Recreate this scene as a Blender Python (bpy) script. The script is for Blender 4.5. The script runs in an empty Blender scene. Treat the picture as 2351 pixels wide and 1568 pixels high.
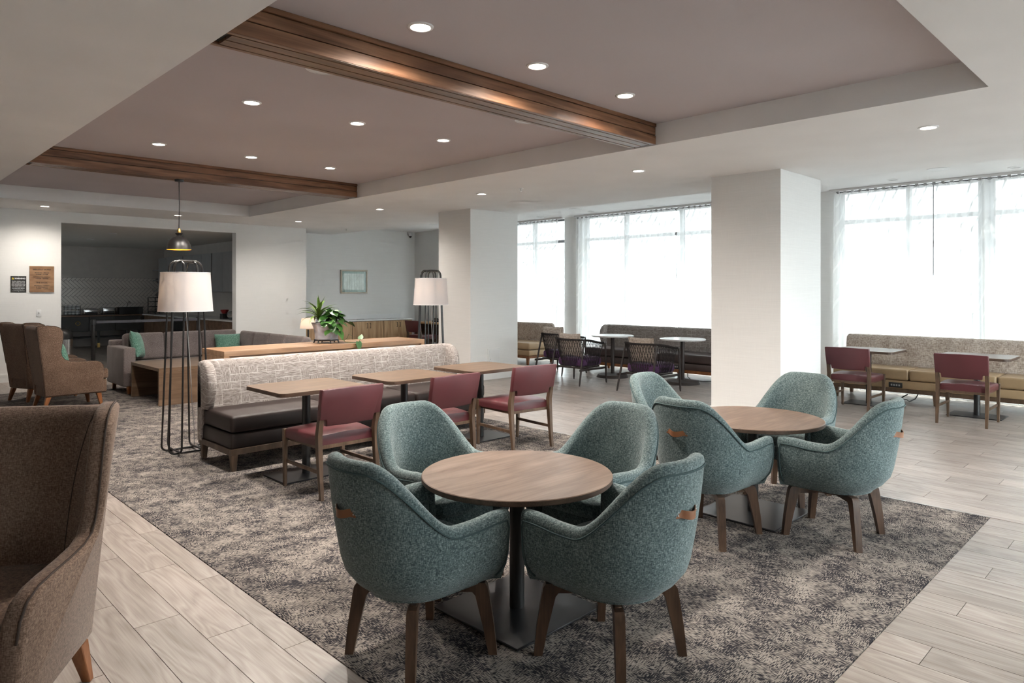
import bpy, bmesh, math, random
from mathutils import Vector, Matrix

random.seed(7)
SC = bpy.context.scene
COL = SC.collection
PI = math.pi

# ------------------------------------------------------------------ camera, world, light, exposure
YAW = 0.780223
CAM_H = 1.54
cam_d = bpy.data.cameras.new('camera')
cam = bpy.data.objects.new('camera', cam_d)
COL.objects.link(cam)
cam.location = (0, 0, CAM_H)
cam.rotation_euler = (PI / 2, 0, -YAW)
cam_d.sensor_fit = 'HORIZONTAL'
cam_d.sensor_width = 36.0
cam_d.lens = 1576.35 / 2351.0 * 36.0
cam_d.shift_y = -(784.0 - 666.23) / 2351.0
cam_d.clip_start = 0.05
cam_d.clip_end = 300
SC.camera = cam

SKY = 2.8
world = bpy.data.worlds.new('overcast_sky')
SC.world = world
world.use_nodes = True
bgn = world.node_tree.nodes['Background']
bgn.inputs[0].default_value = (0.90, 0.95, 1.0, 1)
bgn.inputs[1].default_value = SKY

sun_d = bpy.data.lights.new('sun', 'SUN')
sun_d.energy = 1.6
sun_d.angle = math.radians(1.2)
sun_d.color = (1.0, 0.95, 0.86)
sun = bpy.data.objects.new('sun', sun_d)
COL.objects.link(sun)
sun.rotation_euler = Vector((-0.62, 0.30, -1.0)).to_track_quat('-Z', 'Y').to_euler()

DOWN_W = 74.0      # downlight in the tray
SOFFIT_W = 36.0    # downlight in the lowered ceiling
LAMP_W = 2.2       # bulb in a floor lamp

SC.view_settings.view_transform = 'Standard'
SC.view_settings.look = 'None'
SC.view_settings.gamma = 1.0
SC.view_settings.use_curve_mapping = False
SC.view_settings.exposure = 2.02
cy = SC.cycles
cy.max_bounces = 6
cy.diffuse_bounces = 3
cy.glossy_bounces = 2
cy.transmission_bounces = 8
cy.transparent_max_bounces = 8
cy.light_sampling_threshold = 0.03
cy.use_adaptive_sampling = True
cy.adaptive_threshold = 0.1
cy.adaptive_min_samples = 12
cy.sample_clamp_indirect = 6.0
cy.caustics_reflective = False
cy.caustics_refractive = False

# ------------------------------------------------------------------ room numbers (metres)
Z_SOF = 2.912       # lowered ceiling
Z_TOP = 3.115       # tray and bay ceiling
TX0, TX1, TY0, TY1 = 1.495, 5.54, 1.03, 12.58      # tray opening
CX0, CX1, CY0, CY1 = 1.495, 5.565, 1.026, 12.55    # carpet
X_WIN = 11.3
Y_KIT = 14.08
Y_END = 15.2
X_STEP = 7.49
X_SOF = 8.75
X_MIN, Y_MIN = -2.6, -2.8

# ------------------------------------------------------------------ node helpers
MATS = {}


class NT:
    def __init__(self, name):
        self.m = bpy.data.materials.new(name)
        self.m.use_nodes = True
        self.t = self.m.node_tree
        self.b = self.t.nodes['Principled BSDF']
        self.o = self.t.nodes['Material Output']
        MATS[name] = self.m

    def n(self, typ, **kw):
        nd = self.t.nodes.new(typ)
        for k, v in kw.items():
            setattr(nd, k, v)
        return nd

    def l(self, a, b):
        self.t.links.new(a, b)

    def val(self, sock, v):
        if hasattr(v, 'is_output') or isinstance(v, bpy.types.NodeSocket):
            self.l(v, sock)
        else:
            sock.default_value = v

    def coord(self, kind='Object'):
        return self.n('ShaderNodeTexCoord').outputs[kind]

    def mapping(self, vec, scale=(1, 1, 1), rot=(0, 0, 0), loc=(0, 0, 0)):
        nd = self.n('ShaderNodeMapping')
        self.l(vec, nd.inputs[0])
        nd.inputs['Location'].default_value = loc
        nd.inputs['Rotation'].default_value = rot
        nd.inputs['Scale'].default_value = scale
        return nd.outputs[0]

    def noise(self, vec, scale=5, detail=3, rough=0.5, dist=0.0):
        nd = self.n('ShaderNodeTexNoise')
        self.l(vec, nd.inputs['Vector'])
        nd.inputs['Scale'].default_value = scale
        nd.inputs['Detail'].default_value = detail
        nd.inputs['Roughness'].default_value = rough
        nd.inputs['Distortion'].default_value = dist
        return nd.outputs[0]

    def math(self, op, a, b=None, c=None, clamp=False):
        nd = self.n('ShaderNodeMath', operation=op)
        nd.use_clamp = clamp
        self.val(nd.inputs[0], a)
        if b is not None:
            self.val(nd.inputs[1], b)
        if c is not None:
            self.val(nd.inputs[2], c)
        return nd.outputs[0]

    def vmath(self, op, a, b):
        nd = self.n('ShaderNodeVectorMath', operation=op)
        self.val(nd.inputs[0], a)
        self.val(nd.inputs[1], b)
        return nd.outputs[0]

    def ramp(self, fac, stops):
        nd = self.n('ShaderNodeValToRGB')
        self.l(fac, nd.inputs[0])
        cr = nd.color_ramp
        while len(cr.elements) < len(stops):
            cr.elements.new(0.5)
        for e, (p, c) in zip(cr.elements, stops):
            e.position = p
            e.color = (*c, 1) if len(c) == 3 else c
        return nd.outputs[0]

    def mix(self, fac, a, b, mode='MIX'):
        nd = self.n('ShaderNodeMix', data_type='RGBA', blend_type=mode)
        self.val(nd.inputs[0], fac)
        for s, v in ((nd.inputs[6], a), (nd.inputs[7], b)):
            if isinstance(v, tuple):
                s.default_value = (*v, 1) if len(v) == 3 else v
            else:
                self.l(v, s)
        return nd.outputs[2]

    def bump(self, h, strength=0.3, dist=0.002):
        nd = self.n('ShaderNodeBump')
        nd.inputs['Strength'].default_value = strength
        nd.inputs['Distance'].default_value = dist
        self.l(h, nd.inputs['Height'])
        self.l(nd.outputs[0], self.b.inputs['Normal'])

    def base(self, v):
        if isinstance(v, tuple):
            self.b.inputs['Base Color'].default_value = (*v, 1)
        else:
            self.l(v, self.b.inputs['Base Color'])

    def set(self, rough=0.5, metal=0.0, spec=None, sheen=None):
        self.b.inputs['Roughness'].default_value = rough
        self.b.inputs['Metallic'].default_value = metal
        if spec is not None:
            self.b.inputs['Specular IOR Level'].default_value = spec
        if sheen is not None:
            self.b.inputs['Sheen Weight'].default_value = sheen


def plain(name, col, rough=0.5, metal=0.0, spec=None, var=0.08, vscale=6.0, bump=0.0, bscale=200):
    k = NT(name)
    co = k.coord()
    n = k.noise(co, vscale, 1)
    d = tuple(max(0, c * (1 - var)) for c in col)
    u = tuple(min(1, c * (1 + var)) for c in col)
    k.base(k.ramp(n, [(0.3, d), (0.7, u)]))
    k.set(rough, metal, spec)
    if bump:
        k.bump(k.noise(co, bscale, 2), bump, 0.001)
    return k.m


def linen(name, col, rough=0.85):
    """wall covering with fine horizontal slubs"""
    k = NT(name)
    co = k.coord()
    h = k.noise(k.mapping(co, (2.2, 2.2, 330)), 1.0, 1, 0.65)
    v = k.noise(k.mapping(co, (300, 300, 9)), 1.0, 0, 0.5)
    f = k.math('ADD', k.math('MULTIPLY', h, 0.75), k.math('MULTIPLY', v, 0.25))
    k.base(k.ramp(f, [(0.3, tuple(c * 0.955 for c in col)), (0.7, tuple(min(1, c * 1.03) for c in col))]))
    k.set(rough, spec=0.25)
    k.bump(f, 0.06, 0.001)
    return k.m


def wood(name, dark, mid, light, axis='X', fine=60.0, along=1.4, rough=0.4, rings=5.0, coat=0.0, spec=0.4):
    k = NT(name)
    co = k.coord()
    oi = k.n('ShaderNodeObjectInfo')
    off = k.n('ShaderNodeCombineXYZ')
    r = k.math('MULTIPLY', oi.outputs['Random'], 37.0)
    for i in range(3):
        k.l(r, off.inputs[i])
    co = k.vmath('ADD', co, off.outputs[0])
    sc = {'X': (along, 9, 9), 'Y': (9, along, 9), 'Z': (9, 9, along)}[axis]
    sf = {'X': (along * 1.5, fine, fine), 'Y': (fine, along * 1.5, fine), 'Z': (fine, fine, along * 1.5)}[axis]
    a = k.noise(k.mapping(co, sc), 1.0, 2, 0.5, 0.4)
    ring = k.math('PINGPONG', k.math('MULTIPLY', a, rings), 1.0)
    f2 = k.noise(k.mapping(co, sf), 1.0, 3, 0.6)
    f = k.math('ADD', k.math('MULTIPLY', ring, 0.4), k.math('MULTIPLY', f2, 0.6))
    k.base(k.ramp(f, [(0.2, dark), (0.48, mid), (0.75, light)]))
    k.set(rough, spec=spec)
    if coat:
        k.b.inputs['Coat Weight'].default_value = coat
    k.bump(f2, 0.06, 0.001)
    return k.m


def weave(name, dark, mid, light, scale=260.0, rough=0.9, bump=0.5, blotch=0.15):
    """heathered upholstery cloth"""
    k = NT(name)
    co = k.coord()
    a = k.noise(k.mapping(co, (1, 1, 0.22)), scale, 1, 0.6)
    b = k.noise(k.mapping(co, (0.25, 0.25, 1)), scale, 1, 0.6)
    c = k.noise(co, 5.0, 1)
    f = k.math('ADD', k.math('MULTIPLY', a, 0.5), k.math('MULTIPLY', b, 0.5))
    f = k.math('ADD', f, k.math('MULTIPLY', k.math('SUBTRACT', c, 0.5), blotch))
    k.base(k.ramp(f, [(0.34, dark), (0.5, mid), (0.68, light)]))
    k.set(rough, spec=0.2, sheen=0.15)
    k.bump(f, bump, 0.0015)
    return k.m


def leather(name, col, rough=0.38, spec=0.5):
    k = NT(name)
    co = k.coord()
    n = k.noise(co, 4, 3)
    k.base(k.ramp(n, [(0.3, tuple(c * 0.88 for c in col)), (0.7, tuple(min(1, c * 1.1) for c in col))]))
    k.set(rough, spec=spec)
    k.bump(k.noise(co, 320, 2), 0.12, 0.0008)
    return k.m


# ------------------------------------------------------------------ materials
WALL = linen('wall_linen', (0.82, 0.815, 0.80))
CEIL = plain('ceiling_white', (0.85, 0.845, 0.84), 0.9, spec=0.15, var=0.02, vscale=2)
TRAY = plain('ceiling_mauve_grey', (0.56, 0.51, 0.522), 0.9, spec=0.15, var=0.03, vscale=1.2)
TRIMW = plain('white_trim', (0.80, 0.80, 0.79), 0.45, var=0.02)
BEAM = wood('beam_walnut', (0.085, 0.034, 0.016), (0.165, 0.074, 0.036), (0.25, 0.125, 0.066), 'X', 70, 1.1, 0.5, 6)
BEAMB = wood('beam_walnut_lacquer', (0.085, 0.04, 0.02), (0.165, 0.08, 0.042), (0.25, 0.13, 0.07), 'X', 70, 1.1, 0.36, 6, coat=0.0, spec=0.8)
TBL = wood('table_laminate', (0.105, 0.062, 0.043), (0.175, 0.113, 0.081), (0.24, 0.164, 0.122), 'X', 70, 2.0, 0.36, 4, spec=0.5)
TBL2 = wood('square_table_laminate', (0.078, 0.047, 0.029), (0.125, 0.078, 0.049), (0.17, 0.112, 0.073), 'X', 80, 2.0, 0.38, 4, spec=0.5)
TBLE = wood('table_edge', (0.05, 0.03, 0.02), (0.095, 0.058, 0.04), (0.14, 0.09, 0.064), 'X', 200, 3.0, 0.5, 4)
OAK = wood('oak_veneer', (0.36, 0.21, 0.105), (0.52, 0.33, 0.175), (0.64, 0.43, 0.25), 'Z', 60, 1.2, 0.45, 5)
CONS = wood('console_oak', (0.20, 0.108, 0.056), (0.30, 0.172, 0.095), (0.38, 0.235, 0.14), 'X', 60, 1.2, 0.3, 5, spec=0.6)
UTB = wood('coffee_table_veneer', (0.11, 0.068, 0.042), (0.165, 0.106, 0.068), (0.21, 0.14, 0.094), 'X', 60, 1.0, 0.4, 4)
LEG = wood('walnut_leg', (0.045, 0.024, 0.014), (0.078, 0.042, 0.025), (0.115, 0.066, 0.04), 'Z', 120, 3.0, 0.38, 4)
LEG2 = wood('brown_leg', (0.062, 0.036, 0.021), (0.105, 0.063, 0.038), (0.15, 0.094, 0.058), 'Z', 120, 3.0, 0.42, 4)
LEG3 = wood('orange_leg', (0.17, 0.062, 0.022), (0.27, 0.105, 0.04), (0.36, 0.155, 0.065), 'Z', 120, 3.0, 0.4, 4)
TEAL = weave('teal_tweed', (0.036, 0.056, 0.060), (0.105, 0.148, 0.150), (0.285, 0.340, 0.335), 330)
TEALS = plain('teal_piping', (0.05, 0.085, 0.088), 0.9)
MAROON = leather('maroon_vinyl', (0.092, 0.0215, 0.026), 0.38)
ESPR = leather('espresso_vinyl', (0.026, 0.018, 0.0165), 0.46, 0.3)
BROWNV = leather('taupe_brown_vinyl', (0.072, 0.052, 0.049), 0.36)
TANV = leather('tan_vinyl', (0.40, 0.275, 0.155), 0.34)
BEIGE = weave('beige_chenille', (0.25, 0.19, 0.155), (0.43, 0.355, 0.30), (0.62, 0.55, 0.49), 110, blotch=0.3)
WING = weave('brown_linen', (0.082, 0.049, 0.033), (0.165, 0.105, 0.074), (0.27, 0.185, 0.138), 330)
WINGS = plain('brown_piping', (0.05, 0.032, 0.024), 0.9)
SOFA = weave('grey_taupe_cloth', (0.105, 0.084, 0.080), (0.195, 0.163, 0.157), (0.30, 0.262, 0.255), 300)
GREEN = weave('sage_cloth', (0.06, 0.15, 0.115), (0.145, 0.30, 0.235), (0.27, 0.46, 0.38), 170)
SAND = weave('sand_velvet', (0.30, 0.245, 0.205), (0.47, 0.40, 0.345), (0.62, 0.55, 0.49), 60)
PURPLE = weave('purple_cloth', (0.030, 0.012, 0.040), (0.085, 0.034, 0.105), (0.17, 0.085, 0.20), 200)
BLACKM = plain('black_metal', (0.012, 0.011, 0.011), 0.38, 0.0, var=0.1)
STEEL = plain('dark_steel', (0.038, 0.037, 0.040), 0.33, 0.55, var=0.06)
BRONZE = plain('bronze_frame', (0.045, 0.036, 0.034), 0.45, 0.3)
ROPE = plain('charcoal_rope', (0.024, 0.020, 0.021), 0.8, var=0.25, vscale=300)
CHROME = plain('brushed_chrome', (0.6, 0.6, 0.6), 0.25, 1.0, var=0.03)
BRASS = plain('brass', (0.55, 0.36, 0.12), 0.3, 1.0, var=0.04)
GOLD = plain('gold_lining', (0.85, 0.42, 0.03), 0.45, 0.2, var=0.05)
STRAP = leather('cognac_strap', (0.22, 0.085, 0.032), 0.45)
WHITEP = plain('white_plastic', (0.78, 0.78, 0.78), 0.4, var=0.02)
GREYP = plain('grey_plastic', (0.35, 0.35, 0.35), 0.5, var=0.05)
BLACKP = plain('black_plastic', (0.015, 0.015, 0.016), 0.4, var=0.1)
DARKK = plain('charcoal_laminate', (0.042, 0.040, 0.038), 0.5, var=0.1)
KWALL = plain('kitchen_paint', (0.52, 0.475, 0.44), 0.85, var=0.03)
KCEIL = plain('kitchen_ceiling_paint', (0.72, 0.70, 0.66), 0.9, var=0.02)
KTILE = plain('glazed_tile', (0.66, 0.60, 0.55), 0.22, var=0.06, vscale=3)
KGROUT = plain('tile_grout', (0.22, 0.2, 0.19), 0.9)
KCAB = plain('grey_blue_cabinet', (0.33, 0.325, 0.33), 0.5, var=0.04)
KTOP = wood('counter_walnut', (0.11, 0.06, 0.035), (0.17, 0.10, 0.06), (0.23, 0.14, 0.09), 'X', 60, 1.2, 0.4)
MARB = plain('pale_quartz', (0.66, 0.66, 0.65), 0.22, var=0.06, vscale=12)
GROUT = plain('floor_grout', (0.20, 0.185, 0.17), 0.9)
MORTAR = plain('asphalt_paving', (0.24, 0.24, 0.245), 0.9)
FRAME = plain('window_aluminium', (0.10, 0.10, 0.105), 0.5, 0.2)
SIGNW = wood('sign_oak', (0.20, 0.105, 0.05), (0.30, 0.165, 0.085), (0.37, 0.22, 0.12), 'X', 60, 3.0, 0.5)
SIGNB = plain('sign_black', (0.028, 0.024, 0.020), 0.5)
INK = plain('sign_ink', (0.035, 0.024, 0.018), 0.6)
YELLOW = plain('warning_yellow', (0.80, 0.62, 0.05), 0.5)
CREAM = plain('cream_frame', (0.60, 0.54, 0.44), 0.5, var=0.04)
SAGE = plain('sage_mat_board', (0.36, 0.45, 0.41), 0.7)
SOIL = plain('potting_soil', (0.05, 0.034, 0.024), 0.95, var=0.4, vscale=60)
PLANTER = plain('planter_greywash', (0.33, 0.34, 0.385), 0.5, var=0.35, vscale=14)
JARW = plain('white_ceramic', (0.6, 0.6, 0.6), 0.3, var=0.03)
REDP = plain('red_enamel', (0.25, 0.02, 0.02), 0.3)


def mk_plank():
    k = NT('wood_look_tile')
    co = k.coord()
    oi = k.n('ShaderNodeObjectInfo')
    ge = k.n('ShaderNodeNewGeometry')
    r = k.math('FRACT', k.math('ADD', oi.outputs['Random'], k.math('MULTIPLY', ge.outputs['Random Per Island'], 0.77)))
    off = k.n('ShaderNodeCombineXYZ')
    k.l(k.math('MULTIPLY', r, 61.0), off.inputs[0])
    k.l(k.math('MULTIPLY', r, 23.0), off.inputs[1])
    co = k.vmath('ADD', co, off.outputs[0])
    big = k.noise(k.mapping(co, (9.0, 1.3, 1)), 1.0, 1, 0.45, 0.3)
    ring = k.math('PINGPONG', k.math('MULTIPLY', big, 15.0), 1.0)
    fine = k.noise(k.mapping(co, (110, 3.0, 1)), 1.0, 3, 0.6)
    blot = k.noise(k.mapping(co, (6, 2, 1)), 1.0, 2)
    f = k.math('ADD', k.math('ADD', k.math('MULTIPLY', ring, 0.17), k.math('MULTIPLY', fine, 0.45)), k.math('MULTIPLY', blot, 0.38))
    colr = k.ramp(f, [(0.25, (0.16, 0.122, 0.099)), (0.5, (0.285, 0.237, 0.206)), (0.75, (0.40, 0.352, 0.317))])
    tone = k.math('ADD', 0.86, k.math('MULTIPLY', r, 0.24))
    hs = k.n('ShaderNodeHueSaturation')
    k.l(colr, hs.inputs['Color'])
    k.l(tone, hs.inputs['Value'])
    hs.inputs['Saturation'].default_value = 0.9
    k.l(hs.outputs[0], k.b.inputs['Base Color'])
    k.set(0.36, spec=0.5)
    k.bump(fine, 0.08, 0.001)
    return k.m


PLANK = mk_plank()


def mk_carpet():
    k = NT('carpet_pile')
    co = k.coord()
    # short straight strokes laid either way, in irregular patches
    h1 = k.noise(k.mapping(co, (44, 270, 1), (0, 0, 0.05)), 1.0, 0, 0.5)
    h2 = k.noise(k.mapping(co, (270, 44, 1), (0, 0, 0.05)), 1.0, 0, 0.5)
    vo = k.n('ShaderNodeTexVoronoi')
    k.l(k.mapping(co, (15, 15, 1), (0, 0, 0.2)), vo.inputs['Vector'])
    vo.inputs['Scale'].default_value = 1.0
    sep = k.n('ShaderNodeSeparateColor')
    k.l(vo.outputs['Color'], sep.inputs[0])
    sel = k.math('GREATER_THAN', sep.outputs[0], 0.5)
    hatch = k.n('ShaderNodeMix', data_type='FLOAT')
    k.l(sel, hatch.inputs[0]); k.l(h1, hatch.inputs[2]); k.l(h2, hatch.inputs[3])
    blot = k.noise(k.mapping(co, (3.2, 6.0, 1), (0, 0, 0.75)), 1.0, 3, 0.65)
    blot2 = k.noise(k.mapping(co, (16, 9, 1), (0, 0, 0.4)), 1.0, 2, 0.65)
    f = k.math('ADD', k.math('MULTIPLY', k.math('SUBTRACT', hatch.outputs[0], 0.5), 1.05), 0.515)
    f = k.math('ADD', f, k.math('MULTIPLY', k.math('SUBTRACT', blot, 0.5), 0.65))
    f = k.math('ADD', f, k.math('MULTIPLY', k.math('SUBTRACT', blot2, 0.5), 0.55))
    k.base(k.ramp(f, [(0.36, (0.026, 0.025, 0.030)), (0.485, (0.050, 0.047, 0.051)), (0.52, (0.19, 0.165, 0.147)), (0.69, (0.31, 0.275, 0.246))]))
    k.set(0.95, spec=0.1)
    k.bump(k.noise(co, 500, 2), 0.5, 0.002)
    return k.m


CARPET = mk_carpet()


def mk_basket():
    """jacquard of hatched rectangles, some outlined in cream"""
    k = NT('basket_jacquard')
    co = k.coord()
    s = k.n('ShaderNodeSeparateXYZ')
    k.l(co, s.inputs[0])
    u = k.math('DIVIDE', k.math('ADD', s.outputs[0], s.outputs[1]), 0.088)
    v = k.math('DIVIDE', k.math('SUBTRACT', s.outputs[2], k.math('MULTIPLY', s.outputs[1], 0.25)), 0.066)
    fv = k.math('FLOOR', v)
    fu = k.math('FLOOR', u)
    cell = k.n('ShaderNodeCombineXYZ')
    k.l(fu, cell.inputs[0]); k.l(fv, cell.inputs[1])
    wn = k.n('ShaderNodeTexWhiteNoise', noise_dimensions='3D')
    k.l(cell.outputs[0], wn.inputs['Vector'])
    vert = k.math('GREATER_THAN', wn.outputs['Value'], 0.62)
    hz = k.noise(k.mapping(co, (22, 22, 420)), 1.0, 2, 0.6)
    vt = k.noise(k.mapping(co, (420, 420, 22)), 1.0, 2, 0.6)
    h = k.n('ShaderNodeMix', data_type='FLOAT')
    k.l(vert, h.inputs[0]); k.l(hz, h.inputs[2]); k.l(vt, h.inputs[3])
    col = k.ramp(h.outputs[0], [(0.36, (0.125, 0.104, 0.094)), (0.5, (0.27, 0.236, 0.22)), (0.64, (0.43, 0.395, 0.375))])
    eu = k.math('LESS_THAN', k.math('FRACT', u), 0.04)
    ev = k.math('LESS_THAN', k.math('FRACT', v), 0.07)
    sepc = k.n('ShaderNodeSeparateColor')
    k.l(wn.outputs['Color'], sepc.inputs[0])
    pu = k.math('GREATER_THAN', sepc.outputs[1], 0.55)
    pv = k.math('GREATER_THAN', sepc.outputs[2], 0.55)
    line = k.math('MAXIMUM', k.math('MULTIPLY', eu, pu), k.math('MULTIPLY', ev, pv))
    col = k.mix(line, col, (0.50, 0.46, 0.435))
    k.base(col)
    k.set(0.9, spec=0.2, sheen=0.1)
    k.bump(h.outputs[0], 0.35, 0.001)
    return k.m


BASKET = mk_basket()


def mk_curtain():
    k = NT('sheer_voile')
    co = k.coord()
    s = k.n('ShaderNodeSeparateXYZ')
    k.l(co, s.inputs[0])
    # slanted dashes woven into the sheer (thicker thread lets less through)
    d = k.math('ADD', k.math('MULTIPLY', s.outputs[1], 7.5), k.math('MULTIPLY', s.outputs[2], 3.2))
    n = k.noise(k.mapping(co, (3, 3, 2.4)), 1.0, 2)
    st = k.math('FRACT', k.math('ADD', d, k.math('MULTIPLY', n, 0.8)))
    stripe = k.math('LESS_THAN', st, 0.2)
    dash = k.math('GREATER_THAN', k.noise(k.mapping(co, (9, 9, 3)), 1.0, 1), 0.47)
    stripe = k.math('MULTIPLY', stripe, dash)
    tr = k.n('ShaderNodeBsdfTransparent')
    tl = k.n('ShaderNodeBsdfTranslucent')
    tl.inputs[0].default_value = (0.85, 0.86, 0.86, 1)
    df = k.n('ShaderNodeBsdfDiffuse')
    df.inputs[0].default_value = (0.86, 0.86, 0.85, 1)
    m1 = k.n('ShaderNodeMixShader')
    m1.inputs[0].default_value = 0.77
    k.l(tl.outputs[0], m1.inputs[1]); k.l(df.outputs[0], m1.inputs[2])
    m2 = k.n('ShaderNodeMixShader')
    fac = k.math('ADD', 0.89, k.math('MULTIPLY', stripe, 0.10))
    k.l(fac, m2.inputs[0])
    k.l(tr.outputs[0], m2.inputs[1]); k.l(m1.outputs[0], m2.inputs[2])
    k.l(m2.outputs[0], k.o.inputs['Surface'])
    return k.m


CURT = mk_curtain()


def mk_shade(name, c1, c2):
    k = NT(name)
    tl = k.n('ShaderNodeBsdfTranslucent')
    tl.inputs[0].default_value = (*c1, 1)
    df = k.n('ShaderNodeBsdfDiffuse')
    n = k.noise(k.mapping(k.coord(), (200, 200, 200)), 1.0, 2)
    k.l(k.ramp(n, [(0.3, tuple(c * 0.95 for c in c2)), (0.7, c2)]), df.inputs[0])
    m = k.n('ShaderNodeMixShader')
    m.inputs[0].default_value = 0.6
    k.l(tl.outputs[0], m.inputs[1]); k.l(df.outputs[0], m.inputs[2])
    k.l(m.outputs[0], k.o.inputs['Surface'])
    return k.m


SHADE = mk_shade('linen_shade', (0.80, 0.71, 0.64), (0.66, 0.655, 0.68))


def mk_emit(name, col, strength):
    k = NT(name)
    k.base((0.8, 0.8, 0.8))
    k.b.inputs['Emission Color'].default_value = (*col, 1)
    k.b.inputs['Emission Strength'].default_value = strength
    return k.m


LED = mk_emit('led_lens', (1.0, 0.86, 0.70), 9.0)
BULB = mk_emit('bulb_glass', (1.0, 0.82, 0.6), 6.0)
LENSOFF = plain('unlit_lens', (0.55, 0.55, 0.55), 0.4, var=0.02)


def mk_glass():
    k = NT('window_glass')
    tr = k.n('ShaderNodeBsdfTransparent')
    tr.inputs[0].default_value = (0.93, 0.96, 0.95, 1)
    gl = k.n('ShaderNodeBsdfGlossy')
    gl.inputs['Roughness'].default_value = 0.02
    m = k.n('ShaderNodeMixShader')
    m.inputs[0].default_value = 0.06
    k.l(tr.outputs[0], m.inputs[1]); k.l(gl.outputs[0], m.inputs[2])
    k.l(m.outputs[0], k.o.inputs['Surface'])
    return k.m


GLASS = mk_glass()


def mk_leaf(name, dark, light):
    k = NT(name)
    co = k.coord()
    n = k.noise(k.mapping(co, (60, 8, 60)), 1.0, 2)
    oi = k.n('ShaderNodeObjectInfo')
    f = k.math('ADD', k.math('MULTIPLY', n, 0.6), k.math('MULTIPLY', oi.outputs['Random'], 0.4))
    k.base(k.ramp(f, [(0.2, dark), (0.8, light)]))
    k.set(0.35, spec=0.5)
    return k.m


LEAFA = mk_leaf('dracaena_leaf', (0.035, 0.085, 0.018), (0.17, 0.27, 0.05))
LEAFB = mk_leaf('pothos_leaf', (0.018, 0.068, 0.013), (0.055, 0.15, 0.026))


def mk_art():
    k = NT('pale_print')
    co = k.coord()
    s = k.n('ShaderNodeSeparateXYZ')
    k.l(co, s.inputs[0])
    a = k.math('ABSOLUTE', k.math('SUBTRACT', k.math('ABSOLUTE', s.outputs[0]), k.math('ABSOLUTE', s.outputs[2])))
    line = k.math('LESS_THAN', a, 0.006)
    n = k.noise(k.mapping(co, (14, 14, 10)), 1.0, 3)
    base = k.ramp(n, [(0.35, (0.58, 0.58, 0.53)), (0.6, (0.70, 0.69, 0.64))])
    k.base(k.mix(k.math('MULTIPLY', line, 0.5), base, (0.42, 0.42, 0.40)))
    k.set(0.12, spec=0.6)
    return k.m


ART = mk_art()


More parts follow.
